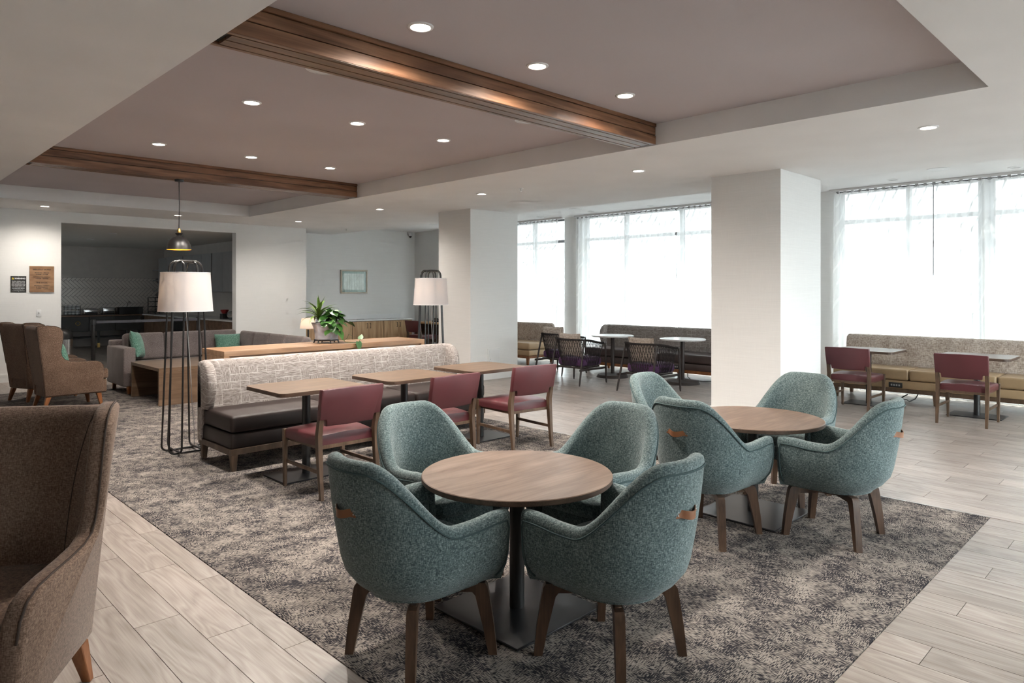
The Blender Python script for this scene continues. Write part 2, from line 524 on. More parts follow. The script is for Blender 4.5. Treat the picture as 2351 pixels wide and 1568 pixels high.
# ------------------------------------------------------------------ mesh helpers
class MB:
    def __init__(self):
        self.bm = bmesh.new()

    def _merge(self, tmp, M=None):
        if M is not None:
            bmesh.ops.transform(tmp, matrix=M, verts=tmp.verts)
        me = bpy.data.meshes.new('tmp')
        tmp.to_mesh(me)
        tmp.free()
        self.bm.from_mesh(me)
        bpy.data.meshes.remove(me)

    def box(self, x0, x1, y0, y1, z0, z1, r=0.0, seg=2, M=None):
        t = bmesh.new()
        bmesh.ops.create_cube(t, size=1.0)
        bmesh.ops.transform(t, matrix=Matrix.Translation(((x0 + x1) / 2, (y0 + y1) / 2, (z0 + z1) / 2)) @ Matrix.Diagonal((x1 - x0, y1 - y0, z1 - z0, 1)), verts=t.verts)
        if r > 0:
            bmesh.ops.bevel(t, geom=list(t.edges), offset=r, segments=seg, profile=0.5, affect='EDGES')
        self._merge(t, M)
        return self

    def pillow(self, sx, sy, sz, M=None, n=12, pinch=0.55):
        """stuffed cushion, sx by sz, thickness sy"""
        t = bmesh.new()
        V = {}
        for side in (1, -1):
            for i in range(n + 1):
                for j in range(n + 1):
                    u, w = i / n * 2 - 1, j / n * 2 - 1
                    edge = (1 - u * u) * (1 - w * w)
                    th = sy / 2 * (max(edge, 0) ** 0.38)
                    if (i in (0, n) or j in (0, n)) and side == -1:
                        continue
                    k = 1 - 0.06 * (1 - abs(u)) * (abs(w) ** 3)
                    k2 = 1 - 0.06 * (1 - abs(w)) * (abs(u) ** 3)
                    V[side, i, j] = t.verts.new((u * sx / 2 * k2, side * th, w * sz / 2 * k))
        for side in (1, -1):
            for i in range(n):
                for j in range(n):
                    q = []
                    for a, b in ((i, j), (i + 1, j), (i + 1, j + 1), (i, j + 1)):
                        q.append(V.get((side, a, b)) or V[1, a, b])
                    if side == 1:
                        q.reverse()
                    t.faces.new(q)
        self._merge(t, M)
        return self

    def prism(self, pts, z0, z1, r=0.0, seg=2, M=None):
        """outline in xy, extruded in z"""
        t = bmesh.new()
        a = [t.verts.new((x, y, z0)) for x, y in pts]
        b = [t.verts.new((x, y, z1)) for x, y in pts]
        n = len(pts)
        t.faces.new(list(reversed(a)))
        t.faces.new(b)
        for i in range(n):
            t.faces.new((a[i], a[(i + 1) % n], b[(i + 1) % n], b[i]))
        bmesh.ops.recalc_face_normals(t, faces=t.faces)
        if r > 0:
            es = [e for e in t.edges if abs(e.verts[0].co.z - e.verts[1].co.z) < 1e-6]
            bmesh.ops.bevel(t, geom=es, offset=r, segments=seg, profile=0.5, affect='EDGES')
        self._merge(t, M)
        return self

    def tube(self, pts, r, n=8, closed=False, caps=True):
        pts = [Vector(p) for p in pts]
        rs = r if isinstance(r, (list, tuple)) else [r] * len(pts)
        m = len(pts)
        rings = []
        up = None
        for i, p in enumerate(pts):
            if closed:
                d = pts[(i + 1) % m] - pts[i - 1]
            else:
                d = pts[min(i + 1, m - 1)] - pts[max(i - 1, 0)]
            d.normalize()
            if up is None:
                up = Vector((0, 0, 1)) if abs(d.z) < 0.9 else Vector((1, 0, 0))
            s = d.cross(up)
            if s.length < 1e-6:
                s = d.cross(Vector((0, 1, 0)))
            s.normalize()
            up = s.cross(d).normalized()
            rings.append([self.bm.verts.new(p + (s * math.cos(2 * PI * k / n) + up * math.sin(2 * PI * k / n)) * rs[i]) for k in range(n)])
        for i in range(m if closed else m - 1):
            a, b = rings[i], rings[(i + 1) % m]
            for k in range(n):
                self.bm.faces.new((a[k], a[(k + 1) % n], b[(k + 1) % n], b[k]))
        if caps and not closed:
            self.bm.faces.new(list(reversed(rings[0])))
            self.bm.faces.new(rings[-1])
        return self

    def cyl(self, p0, p1, r0, r1=None, n=16):
        return self.tube([p0, p1], [r0, r0 if r1 is None else r1], n)

    def lathe(self, prof, n=32, c=(0, 0), close=True):
        rings = []
        for r, z in prof:
            if r < 1e-6:
                rings.append([self.bm.verts.new((c[0], c[1], z))])
            else:
                rings.append([self.bm.verts.new((c[0] + r * math.cos(2 * PI * k / n), c[1] + r * math.sin(2 * PI * k / n), z)) for k in range(n)])
        for a, b in zip(rings, rings[1:]):
            if len(a) == 1 and len(b) == 1:
                continue
            for k in range(n):
                k2 = (k + 1) % n
                if len(a) == 1:
                    self.bm.faces.new((a[0], b[k2], b[k]))
                elif len(b) == 1:
                    self.bm.faces.new((a[k], a[k2], b[0]))
                else:
                    self.bm.faces.new((a[k], a[k2], b[k2], b[k]))
        return self

    def loft(self, secs, close_ring=True, cap=True):
        rows = [[self.bm.verts.new(p) for p in s] for s in secs]
        n = len(rows[0])
        for a, b in zip(rows, rows[1:]):
            for k in range(n if close_ring else n - 1):
                k2 = (k + 1) % n
                self.bm.faces.new((a[k], a[k2], b[k2], b[k]))
        if cap and close_ring:
            self.bm.faces.new(list(reversed(rows[0])))
            self.bm.faces.new(rows[-1])
        return self

    def leg(self, top, bot, a0, b0, a1, b1, M=None):
        """tapered square leg: centre and half sizes at the top and the bottom"""
        t = bmesh.new()
        vs = []
        for (c, a, b) in ((bot, a1, b1), (top, a0, b0)):
            vs.append([t.verts.new((c[0] + sx * a, c[1] + sy * b, c[2])) for sx, sy in ((-1, -1), (1, -1), (1, 1), (-1, 1))])
        t.faces.new(list(reversed(vs[0])))
        t.faces.new(vs[1])
        for k in range(4):
            t.faces.new((vs[0][k], vs[0][(k + 1) % 4], vs[1][(k + 1) % 4], vs[1][k]))
        bmesh.ops.bevel(t, geom=list(t.edges), offset=0.003, segments=1, affect='EDGES')
        self._merge(t, M)
        return self

    def mesh(self, name, smooth=40):
        bmesh.ops.recalc_face_normals(self.bm, faces=self.bm.faces)
        me = bpy.data.meshes.new(name)
        self.bm.to_mesh(me)
        self.bm.free()
        if smooth:
            me.polygons.foreach_set('use_smooth', [True] * len(me.polygons))
            me.set_sharp_from_angle(angle=math.radians(smooth))
        return me

    def build(self, name, mat, parent=None, smooth=40):
        me = self.mesh(name, smooth)
        me.materials.append(mat)
        return put(name, me, parent)


def put(name, me, parent=None, loc=None, rot=None):
    o = bpy.data.objects.new(name, me)
    COL.objects.link(o)
    o.parent = parent
    if loc is not None:
        o.location = loc
    if rot is not None:
        o.rotation_euler = rot
    return o


def tag(o, label, cat, group=None, kind=None):
    if label:
        o['label'] = label
    if cat:
        o['category'] = cat
    if group:
        o['group'] = group
    if kind:
        o['kind'] = kind
    return o


def thing(name, label, cat, loc=(0, 0, 0), rotz=0.0, group=None):
    o = bpy.data.objects.new(name, None)
    COL.objects.link(o)
    o.location = loc
    o.rotation_euler = (0, 0, rotz)
    o.empty_display_size = 0.1
    return tag(o, label, cat, group)


def dup(root, label, loc, rotz=0.0):
    """a copy of a thing with copies of its parts and sub-parts"""
    def rec(o, parent):
        c = o.copy()
        COL.objects.link(c)
        c.parent = parent
        for ch in o.children:
            rec(ch, c)
        return c
    r = rec(root, None)
    r.location = loc
    r.rotation_euler = (0, 0, rotz)
    r['label'] = label
    return r


def struct(name, mb, mat, smooth=0):
    o = mb.build(name, mat, None, smooth)
    o['kind'] = 'structure'
    return o


def rrect(x0, x1, y0, y1, r, seg=6):
    pts = []
    for cx, cy, a in ((x1 - r, y1 - r, 0), (x0 + r, y1 - r, PI / 2), (x0 + r, y0 + r, PI), (x1 - r, y0 + r, 1.5 * PI)):
        for k in range(seg + 1):
            t = a + PI / 2 * k / seg
            pts.append((cx + r * math.cos(t), cy + r * math.sin(t)))
    return pts


def sstep(a, b, x):
    t = min(1, max(0, (x - a) / (b - a)))
    return t * t * (3 - 2 * t)


def text_mesh(body, size, align='CENTER', bold=0.0, extr=0.0006):
    cu = bpy.data.curves.new('lettering', 'FONT')
    cu.body = body
    cu.size = size
    cu.align_x = align
    cu.align_y = 'CENTER'
    cu.extrude = extr
    cu.offset = bold
    cu.resolution_u = 2
    o = bpy.data.objects.new('tmp', cu)
    COL.objects.link(o)
    dg = bpy.context.evaluated_depsgraph_get()
    me = bpy.data.meshes.new_from_object(o.evaluated_get(dg))
    bpy.data.objects.remove(o)
    bpy.data.curves.remove(cu)
    me.materials.clear()
    return me


def spot(name, loc, power, col, parent=None, size=2.6, blend=0.8, rad=0.06):
    d = bpy.data.lights.new(name, 'SPOT')
    d.energy = power
    d.color = col
    d.spot_size = size
    d.spot_blend = blend
    d.shadow_soft_size = rad
    o = bpy.data.objects.new(name, d)
    COL.objects.link(o)
    o.location = loc
    o.parent = parent
    return o


def point(name, loc, power, col, parent=None, rad=0.04):
    d = bpy.data.lights.new(name, 'POINT')
    d.energy = power
    d.color = col
    d.shadow_soft_size = rad
    o = bpy.data.objects.new(name, d)
    COL.objects.link(o)
    o.location = loc
    o.parent = parent
    return o


# ================================================================== STRUCTURE
SIN, COS = math.sin(YAW), math.cos(YAW)


def proj(x, y, z):
    d = x * SIN + y * COS
    if d < 0.15:
        return None
    return 1175.5 + 1576.35 * (x * COS - y * SIN) / d, 666.23 - 1576.35 * (z - CAM_H) / d, d


# ---- floor: slab of grout, wood-look planks laid in it, inset carpet
floor = struct('floor', MB().box(X_MIN, X_WIN + 0.2, Y_MIN, 21.7, -0.2, -0.005), GROUT)

PW, PL, GAP = 0.2, 0.975, 0.003
rects = []          # carpet cut-out


def subtract_carpet(x0, x1, y0, y1):
    if x1 <= CX0 or x0 >= CX1 or y1 <= CY0 or y0 >= CY1:
        return [(x0, x1, y0, y1)]
    out = []
    if x0 < CX0:
        out.append((x0, CX0, y0, y1))
    if x1 > CX1:
        out.append((CX1, x1, y0, y1))
    a, b = max(x0, CX0), min(x1, CX1)
    if y0 < CY0:
        out.append((a, b, y0, CY0))
    if y1 > CY1:
        out.append((a, b, CY1, y1))
    return out


planks = []
i0 = int((X_MIN - 0.975) / PW) - 1
for i in range(i0, int((X_WIN - 0.975) / PW) + 2):
    xa = 0.975 + i * PW
    xb = xa + PW
    ph = (3.43 - 0.325 * i) % PL
    j = int((Y_MIN - ph) / PL) - 1
    while ph + j * PL < 21.7:
        ya, yb = ph + j * PL, ph + (j + 1) * PL
        j += 1
        x0, x1 = max(xa, X_MIN), min(xb, X_WIN + 0.15)
        y0, y1 = max(ya, Y_MIN), min(yb, 21.65)
        if x1 - x0 < 0.02 or y1 - y0 < 0.03:
            continue
        for q in subtract_carpet(x0, x1, y0, y1):
            if q[1] - q[0] > 0.015 and q[3] - q[2] > 0.02:
                planks.append(q)


def plank_score(q):
    cs = [proj(x, y, 0) for x in q[:2] for y in q[2:]]
    if any(c is None for c in cs):
        return 0
    xs = [c[0] for c in cs]
    ys = [c[1] for c in cs]
    if max(xs) < 0 or min(xs) > 2351 or max(ys) < 0 or min(ys) > 1568:
        return 0
    mx, my = (q[0] + q[1]) / 2, (q[2] + q[3]) / 2
    # hidden behind the columns, the banquette block or the kitchen wall
    if 14.0 < my and not (2.83 < mx < 6.0):
        return 0
    w = (min(max(xs), 2351) - max(min(xs), 0)) * (min(max(ys), 1568) - max(min(ys), 0))
    return w


planks.sort(key=plank_score, reverse=True)
plank_meshes = {}


def plank_mesh(w, l):
    key = (round(w, 3), round(l, 3))
    if key not in plank_meshes:
        b = MB().box(-w / 2, w / 2, -l / 2, l / 2, -0.012, 0)
        me = b.mesh('plank', 0)
        me.materials.append(PLANK)
        plank_meshes[key] = me
    return plank_meshes[key]


rest = MB()
for n, q in enumerate(planks):
    w, l = q[1] - q[0] - GAP, q[3] - q[2] - GAP
    cx, cy_ = (q[0] + q[1]) / 2, (q[2] + q[3]) / 2
    if n < 300:
        put('plank', plank_mesh(w, l), floor, (cx, cy_, 0))
    else:
        rest.box(cx - w / 2, cx + w / 2, cy_ - l / 2, cy_ + l / 2, -0.012, 0)
rp = rest.build('planks_beyond', PLANK, floor, 0)
rp['kind'] = 'stuff'

carpet = MB().box(CX0 + 0.002, CX1 - 0.002, CY0 + 0.002, CY1 - 0.002, -0.004, 0.003).build('carpet', CARPET, None, 0)
tag(carpet, 'charcoal and beige mottled carpet inset in the plank floor', 'carpet')
strip = MB()
strip.box(CX1 - 0.004, CX1 + 0.003, CY0 - 0.003, CY1, -0.004, 0.0035)
strip.build('edge_trim', CHROME, carpet, 0)

# ---- ceilings
zt = Z_TOP + 0.25
so = MB()
so.box(X_MIN, TX0, Y_MIN, Y_KIT, Z_SOF, zt)
so.box(TX1, X_SOF, Y_MIN, Y_KIT, Z_SOF, zt)
so.box(TX0, TX1, Y_MIN, TY0, Z_SOF, zt)
so.box(TX0, TX1, TY1, Y_KIT, Z_SOF, zt)
so.box(X_STEP - 0.02, X_SOF, Y_KIT, Y_END, Z_SOF, zt)
so.box(X_SOF, X_WIN + 0.3, Y_MIN, Y_END, Z_TOP, zt)
struct('ceiling', so, CEIL)
struct('ceiling_tray', MB().box(TX0, TX1, TY0, TY1, Z_TOP, zt), TRAY)

# ---- walls
wk = MB()
wk.box(X_MIN, 2.83, Y_KIT, Y_KIT + 0.18, 0, Z_SOF + 0.1)
wk.box(5.93, X_STEP, Y_KIT, Y_KIT + 0.18, 0, Z_SOF + 0.1)
wk.box(2.83, 5.93, Y_KIT, Y_KIT + 0.18, 2.722, Z_SOF + 0.1)
wk.box(X_STEP - 0.18, X_STEP, Y_KIT + 0.18, Y_END, 0, Z_SOF + 0.1)
struct('wall_kitchen_side', wk, WALL)
struct('wall_far', MB().box(X_STEP - 0.18, X_WIN + 0.2, Y_END, Y_END + 0.2, 0, Z_TOP + 0.1), WALL)
struct('wall_left', MB().box(X_MIN - 0.2, X_MIN, Y_MIN, Y_KIT + 0.2, 0, Z_SOF + 0.1), WALL)
ADDED_GLAZING = [(2.8, 5.4), (5.6, 8.2), (8.4, 11.1)]      # unseen glazing added behind the viewer to bring in more daylight
wn_ = MB()
ne = [X_MIN - 0.2] + [v for w in ADDED_GLAZING for v in w] + [X_WIN + 0.2]
for a, b in zip(ne[0::2], ne[1::2]):
    wn_.box(a, b, Y_MIN - 0.2, Y_MIN, 0, Z_TOP + 0.1)
for a, b in ADDED_GLAZING:
    wn_.box(a, b, Y_MIN - 0.2, Y_MIN, 2.8, Z_TOP + 0.1)
struct('wall_near', wn_, WALL)
for n, (a, b) in enumerate(ADDED_GLAZING):
    w = bpy.data.objects.new('window_%d' % (n + 4), None)  # holds the added panes, invented to brighten the room
    COL.objects.link(w)
    w['kind'] = 'structure'
    f = MB()
    f.box(a, a + 0.05, Y_MIN - 0.15, Y_MIN - 0.05, 0, 2.8)
    f.box(b - 0.05, b, Y_MIN - 0.15, Y_MIN - 0.05, 0, 2.8)
    f.box((a + b) / 2 - 0.03, (a + b) / 2 + 0.03, Y_MIN - 0.15, Y_MIN - 0.05, 0, 2.8)
    f.build('window_frame', FRAME, w, 0)
    MB().box(a + 0.05, (a + b) / 2 - 0.03, Y_MIN - 0.106, Y_MIN - 0.094, 0, 2.8).build('pane', GLASS, w, 0)
    MB().box((a + b) / 2 + 0.03, b - 0.05, Y_MIN - 0.106, Y_MIN - 0.094, 0, 2.8).build('pane', GLASS, w, 0)
WINS = [(-2.5, 4.1), (4.62, 9.30), (9.80, 13.75)]
ww = MB()
edges = [Y_MIN] + [v for w in WINS for v in w] + [Y_END]
for a, b in zip(edges[0::2], edges[1::2]):
    ww.box(X_WIN, X_WIN + 0.24, a, b, 0, Z_TOP + 0.1)
for a, b in WINS:
    ww.box(X_WIN, X_WIN + 0.24, a, b, 3.10, Z_TOP + 0.1)
    ww.box(X_WIN, X_WIN + 0.24, a, b, -0.05, 0.10)
struct('wall_window_side', ww, WALL)

COLS = [(7.61, 8.73, 8.68, 9.53), (7.605, 8.75, 3.375, 4.235)]
for n, (a, b, c, d) in enumerate(COLS):
    o = struct('column_%d' % (n + 1), MB().box(a, b, c, d, 0, Z_SOF + 0.05), WALL)
    bb = MB()
    for r in ((a - 0.014, b + 0.014, c - 0.014, c), (a - 0.014, b + 0.014, d, d + 0.014), (a - 0.014, a, c, d), (b, b + 0.014, c, d)):
        bb.box(*r, 0, 0.135)
    bb.build('baseboard', TRIMW, o, 0)
    if n == 0:
        ap = MB().box(8.0, 8.29, c - 0.012, c, 0.16, 0.535).build('access_panel_frame', TRIMW, o, 0)
        MB().box(8.03, 8.26, c - 0.016, c - 0.012, 0.19, 0.505).build('access_panel_door', WHITEP, ap, 0)
        MB().cyl((8.05, c - 0.016, 0.35), (8.05, c - 0.019, 0.35), 0.006, None, 8).build('latch', GREYP, ap, 0)
b1 = MB()
b1.box(X_MIN, 2.83, Y_KIT - 0.014, Y_KIT, 0, 0.135)
b1.box(5.93, X_STEP, Y_KIT - 0.014, Y_KIT, 0, 0.135)
struct('baseboard_kitchen_side', b1, TRIMW)
struct('baseboard_far', MB().box(X_STEP, X_WIN, Y_END - 0.014, Y_END, 0, 0.135), TRIMW)
b1 = MB()
for a, b in zip(edges[0::2], edges[1::2]):
    b1.box(X_WIN - 0.014, X_WIN, a, b, 0, 0.135)
struct('baseboard_window_side', b1, TRIMW)
jm = MB()
jm.box(5.918, 5.93, Y_KIT - 0.004, Y_KIT + 0.184, 0, 2.722)
jm.box(2.83, 2.842, Y_KIT - 0.004, Y_KIT + 0.184, 0, 2.722)
struct('trim_1', jm, TRIMW)

# ---- windows: frame, mullions, transom, panes
MULL = {0: [(3.12, 0.06), (2.145, 0.19), (1.0, 0.06), (0.0, 0.06), (-1.2, 0.06)], 1: [(8.25, 0.06), (6.97, 0.06), (5.75, 0.06)], 2: [(10.8, 0.06), (12.0, 0.06)]}
XG = X_WIN + 0.14
for n, (a, b) in enumerate(WINS):
    w = bpy.data.objects.new('window_%d' % (n + 1), None)
    COL.objects.link(w)
    w['kind'] = 'structure'
    f = MB()
    f.box(XG - 0.05, XG + 0.05, a, a + 0.05, 0.10, 3.10)
    f.box(XG - 0.05, XG + 0.05, b - 0.05, b, 0.10, 3.10)
    f.box(XG - 0.05, XG + 0.05, a + 0.05, b - 0.05, 0.10, 0.16)
    f.box(XG - 0.05, XG + 0.05, a + 0.05, b - 0.05, 3.06, 3.10)
    f.build('window_frame', FRAME, w, 0)
    ms = sorted(MULL[n])
    xs = [a + 0.05]
    for y, t in ms:
        MB().box(XG - 0.05, XG + 0.05, y - t / 2, y + t / 2, 0.16, 3.06).build('mullion', FRAME, w, 0)
        xs += [y - t / 2, y + t / 2]
    xs.append(b - 0.05)
    for c, d in zip(xs[0::2], xs[1::2]):
        MB().box(XG - 0.045, XG + 0.045, c, d, 2.585, 2.645).build('transom', FRAME, w, 0)
        MB().box(XG - 0.006, XG + 0.006, c, d, 0.16, 2.585).build('pane', GLASS, w, 0)
        MB().box(XG - 0.006, XG + 0.006, c, d, 2.645, 3.06).build('pane', GLASS, w, 0)

pv = MB()
pv.box(X_WIN + 0.24, 60, -50, 60, -0.35, -0.12)
pv.box(-30, X_WIN + 0.24, -50, Y_MIN - 0.2, -0.35, -0.12)
struct('outside_pavement', pv, MORTAR)


def portal(name, loc, rot, sx, sy):
    d = bpy.data.lights.new(name, 'AREA')
    d.shape = 'RECTANGLE'
    d.size, d.size_y = sx, sy
    d.cycles.is_portal = True
    o = bpy.data.objects.new(name, d)
    COL.objects.link(o)
    o.location = loc
    o.rotation_euler = rot


for a, b in WINS:
    portal('window_portal', (XG + 0.1, (a + b) / 2, 1.57), (0, PI / 2, 0), 2.94, b - a)
for a, b in ADDED_GLAZING:
    portal('window_portal', ((a + b) / 2, Y_MIN - 0.2, 1.4), (-PI / 2, 0, PI), b - a, 2.8)

# ---- two walnut-clad beams crossing the tray
for n, (y0, y1) in enumerate(((3.66, 3.93), (8.86, 9.13))):
    core = MB().box(TX0 + 0.004, TX1 - 0.004, y0 + 0.02, y1 - 0.02, Z_SOF + 0.022, Z_TOP - 0.002)
    bm_ = struct('ceiling_beam', core, BLACKP)
    tag(bm_, ('walnut-clad beam across the tray ceiling, nearer one with three downlights before it',
              'walnut-clad beam across the tray ceiling, farther one carrying the black pendant')[n], 'beam')
    L0, L1 = TX0 + 0.002, TX1 - 0.002
    for s, ya, yb in ((0, y0, y0 + 0.02), (1, y1 - 0.02, y1)):
        MB().box(L0, L1, ya, yb, Z_SOF + 0.008, Z_SOF + 0.088, 0.002, 1).build('side_board', BEAM, bm_)
        MB().box(L0, L1, ya + (0.004 if s == 0 else 0), yb - (0 if s == 0 else 0.004), Z_SOF + 0.094, Z_TOP - 0.036, 0.002, 1).build('side_board', BEAM, bm_)
        MB().box(L0, L1, ya - (0.006 if s == 0 else 0), yb + (0 if s == 0 else 0.006), Z_TOP - 0.032, Z_TOP, 0.002, 1).build('crown_strip', BEAM, bm_)
    wd = (y1 - y0 - 0.04 - 0.016) / 2
    mid = (y0 + y1) / 2
    for ya, yb, ins in ((y0 + 0.004, y0 + 0.036, 0.0), (y1 - 0.036, y1 - 0.004, 0.0), (y0 + 0.048, mid - 0.006, 0.04), (mid + 0.006, y1 - 0.048, 0.04)):
        MB().box(L0 + ins, L1 - ins, ya, yb, Z_SOF + 0.005, Z_SOF + 0.022, 0.001, 1).build('bottom_slat', BEAMB, bm_)

# ---- kitchen room behind the opening
KX0, KX1, KY1, KZ = 0.6, 6.95, 21.6, 2.74
kw = MB()
kw.box(KX0 - 0.15, KX1 + 0.15, KY1, KY1 + 0.15, 0, KZ + 0.1)
kwall = struct('wall_kitchen_back', kw, KWALL)
kw = MB()
for r in ((Y_KIT + 0.18, 17.7, 0, KZ + 0.1), (19.1, KY1, 0, KZ + 0.1), (17.7, 19.1, 0, 1.2), (17.7, 19.1, 2.1, KZ + 0.1)):
    kw.box(KX0 - 0.15, KX0, *r)
struct('wall_kitchen_left', kw, KWALL)
w = bpy.data.objects.new('window_7', None)  # unseen window added to let daylight into the dark kitchen
COL.objects.link(w)
w['kind'] = 'structure'
f = MB()
for r in ((17.7, 17.76, 1.2, 2.1), (19.04, 19.1, 1.2, 2.1), (18.37, 18.43, 1.2, 2.1)):
    f.box(KX0 - 0.1, KX0 - 0.04, *r)
f.build('window_frame', FRAME, w, 0)
MB().box(KX0 - 0.075, KX0 - 0.065, 17.76, 18.37, 1.2, 2.1).build('pane', GLASS, w, 0)
MB().box(KX0 - 0.075, KX0 - 0.065, 18.43, 19.04, 1.2, 2.1).build('pane', GLASS, w, 0)
portal('window_portal', (KX0 - 0.16, 18.4, 1.65), (0, -PI / 2, 0), 0.9, 1.4)
struct('wall_kitchen_right', MB().box(KX1, KX1 + 0.15, Y_KIT + 0.18, KY1, 0, KZ + 0.1), KWALL)
struct('ceiling_kitchen', MB().box(KX0, KX1, Y_KIT + 0.18, KY1, KZ, KZ + 0.1), KCEIL)

# herringbone splashback: every tile its own piece
grb = MB().box(3.6, KX1, KY1 - 0.006, KY1, 0.87, 1.885).build('splashback', KGROUT, kwall, 0)
TL, TW = 0.30, 0.075
s45 = math.sqrt(0.5)
tm = MB().box(-TL / 2 + 0.004, TL / 2 - 0.004, -0.006, 0.0, -TW / 2 + 0.004, TW / 2 - 0.004).mesh('tile', 0)
tm.materials.append(KTILE)
for a in range(-70, 80):
    for b in range(-10, 10):
        for kind in (0, 1):
            if kind == 0:
                cu, cv, ry = a * TW + b * 2 * TL + TL / 2, a * TW + TW / 2, PI / 4
            else:
                cu, cv, ry = a * TW + b * 2 * TL + TL + TW / 2, a * TW + TW - TL / 2, -PI / 4
            x = 4.2 + (cu + cv) * s45
            z = 1.35 + (cv - cu) * s45
            if not (3.95 < x < 6.8 and 0.78 < z < 1.99):
                continue
            if 1.01 < z < 1.745:
                put('tile', tm, grb, (x, KY1 - 0.006, z), (0, ry, 0))
                continue
            t = bmesh.new()
            t.from_mesh(tm)
            bmesh.ops.transform(t, matrix=Matrix.Translation((x, KY1 - 0.006, z)) @ Matrix.Rotation(ry, 4, 'Y'), verts=t.verts)
            for co, no in (((0, 0, 1.88), (0, 0, 1)), ((0, 0, 0.88), (0, 0, -1))):
                bmesh.ops.bisect_plane(t, geom=list(t.verts) + list(t.edges) + list(t.faces), plane_co=co, plane_no=no, clear_outer=True)
            if len(t.faces) > 2:
                me = bpy.data.meshes.new('tile')
                t.to_mesh(me)
                me.materials.append(KTILE)
                put('tile', me, grb)
            t.free()
# ================================================================== FURNITURE
# ---------------------------------------------------------------- teal tub chair (faces local +x)
def shell_path(s):
    """plan centreline of the tub: s = signed arc length from the middle of the back"""
    a = abs(s)
    sg = 1 if s >= 0 else -1
    rx, ry, cx = 0.255, 0.262, -0.045
    q = 0.406
    if a <= q:
        t = a / q * PI / 2
        p = Vector((cx - rx * math.cos(t), sg * ry * math.sin(t)))
        n = Vector((-ry * math.cos(t), sg * rx * math.sin(t))).normalized()
    else:
        k = a - q
        p = Vector((cx + k, sg * (ry + 0.02 * k)))
        n = Vector((-0.02, sg * 1.0)).normalized()
    return p, n


def tub_h(s):
    a = abs(s)
    return 0.618 + 0.270 * (1 - sstep(0.095, 0.405, a)) - 0.05 * min(a, 0.2) ** 2 + 0.012 * sstep(0.46, 0.62, a)


def tub_point(s, n, z, fwd=0.0):
    p, nn = shell_path(s)
    a = abs(s)
    w = max(0.0, math.cos(min(a / 0.406, 1) * PI / 2))
    lean = 0.145 * w + 0.06 * (1 - w)
    off = n + (z - 0.45) * lean
    return (p.x + nn.x * off + fwd, p.y + nn.y * off, z)


def tub_section(s, fwd=0.0, k=0.0):
    """k: 0 normal .. 1 fully pinched (rounded arm front)"""
    h = tub_h(s)
    pts = []
    for z in (0.300, 0.306, 0.325, 0.36, 0.41, 0.46):
        pts.append((0.036 - 0.115 * ((0.46 - z) / 0.16) ** 2.2, z))
    for j in range(1, 6):
        pts.append((0.036 + 0.006 * math.sin(PI * j / 5), 0.46 + (h - 0.032 - 0.46) * j / 5))
    pts += [(0.030, h - 0.012), (0.014, h - 0.001), (-0.006, h), (-0.024, h - 0.010), (-0.032, h - 0.032)]
    for j in range(1, 5):
        pts.append((-0.034, h - 0.032 - (h - 0.032 - 0.40) * j / 4))
    pts.append((-0.045, 0.33))
    if k > 0:
        zm = (h + 0.33) / 2
        out = []
        for n, z in pts:
            n2 = 0.002 + (n - 0.002) * (1 - 0.72 * k)
            z2 = zm + (z - zm) * (1 - 0.09 * k)
            out.append((n2, z2))
        pts = out
    return [tub_point(s, n, z, fwd) for n, z in pts]


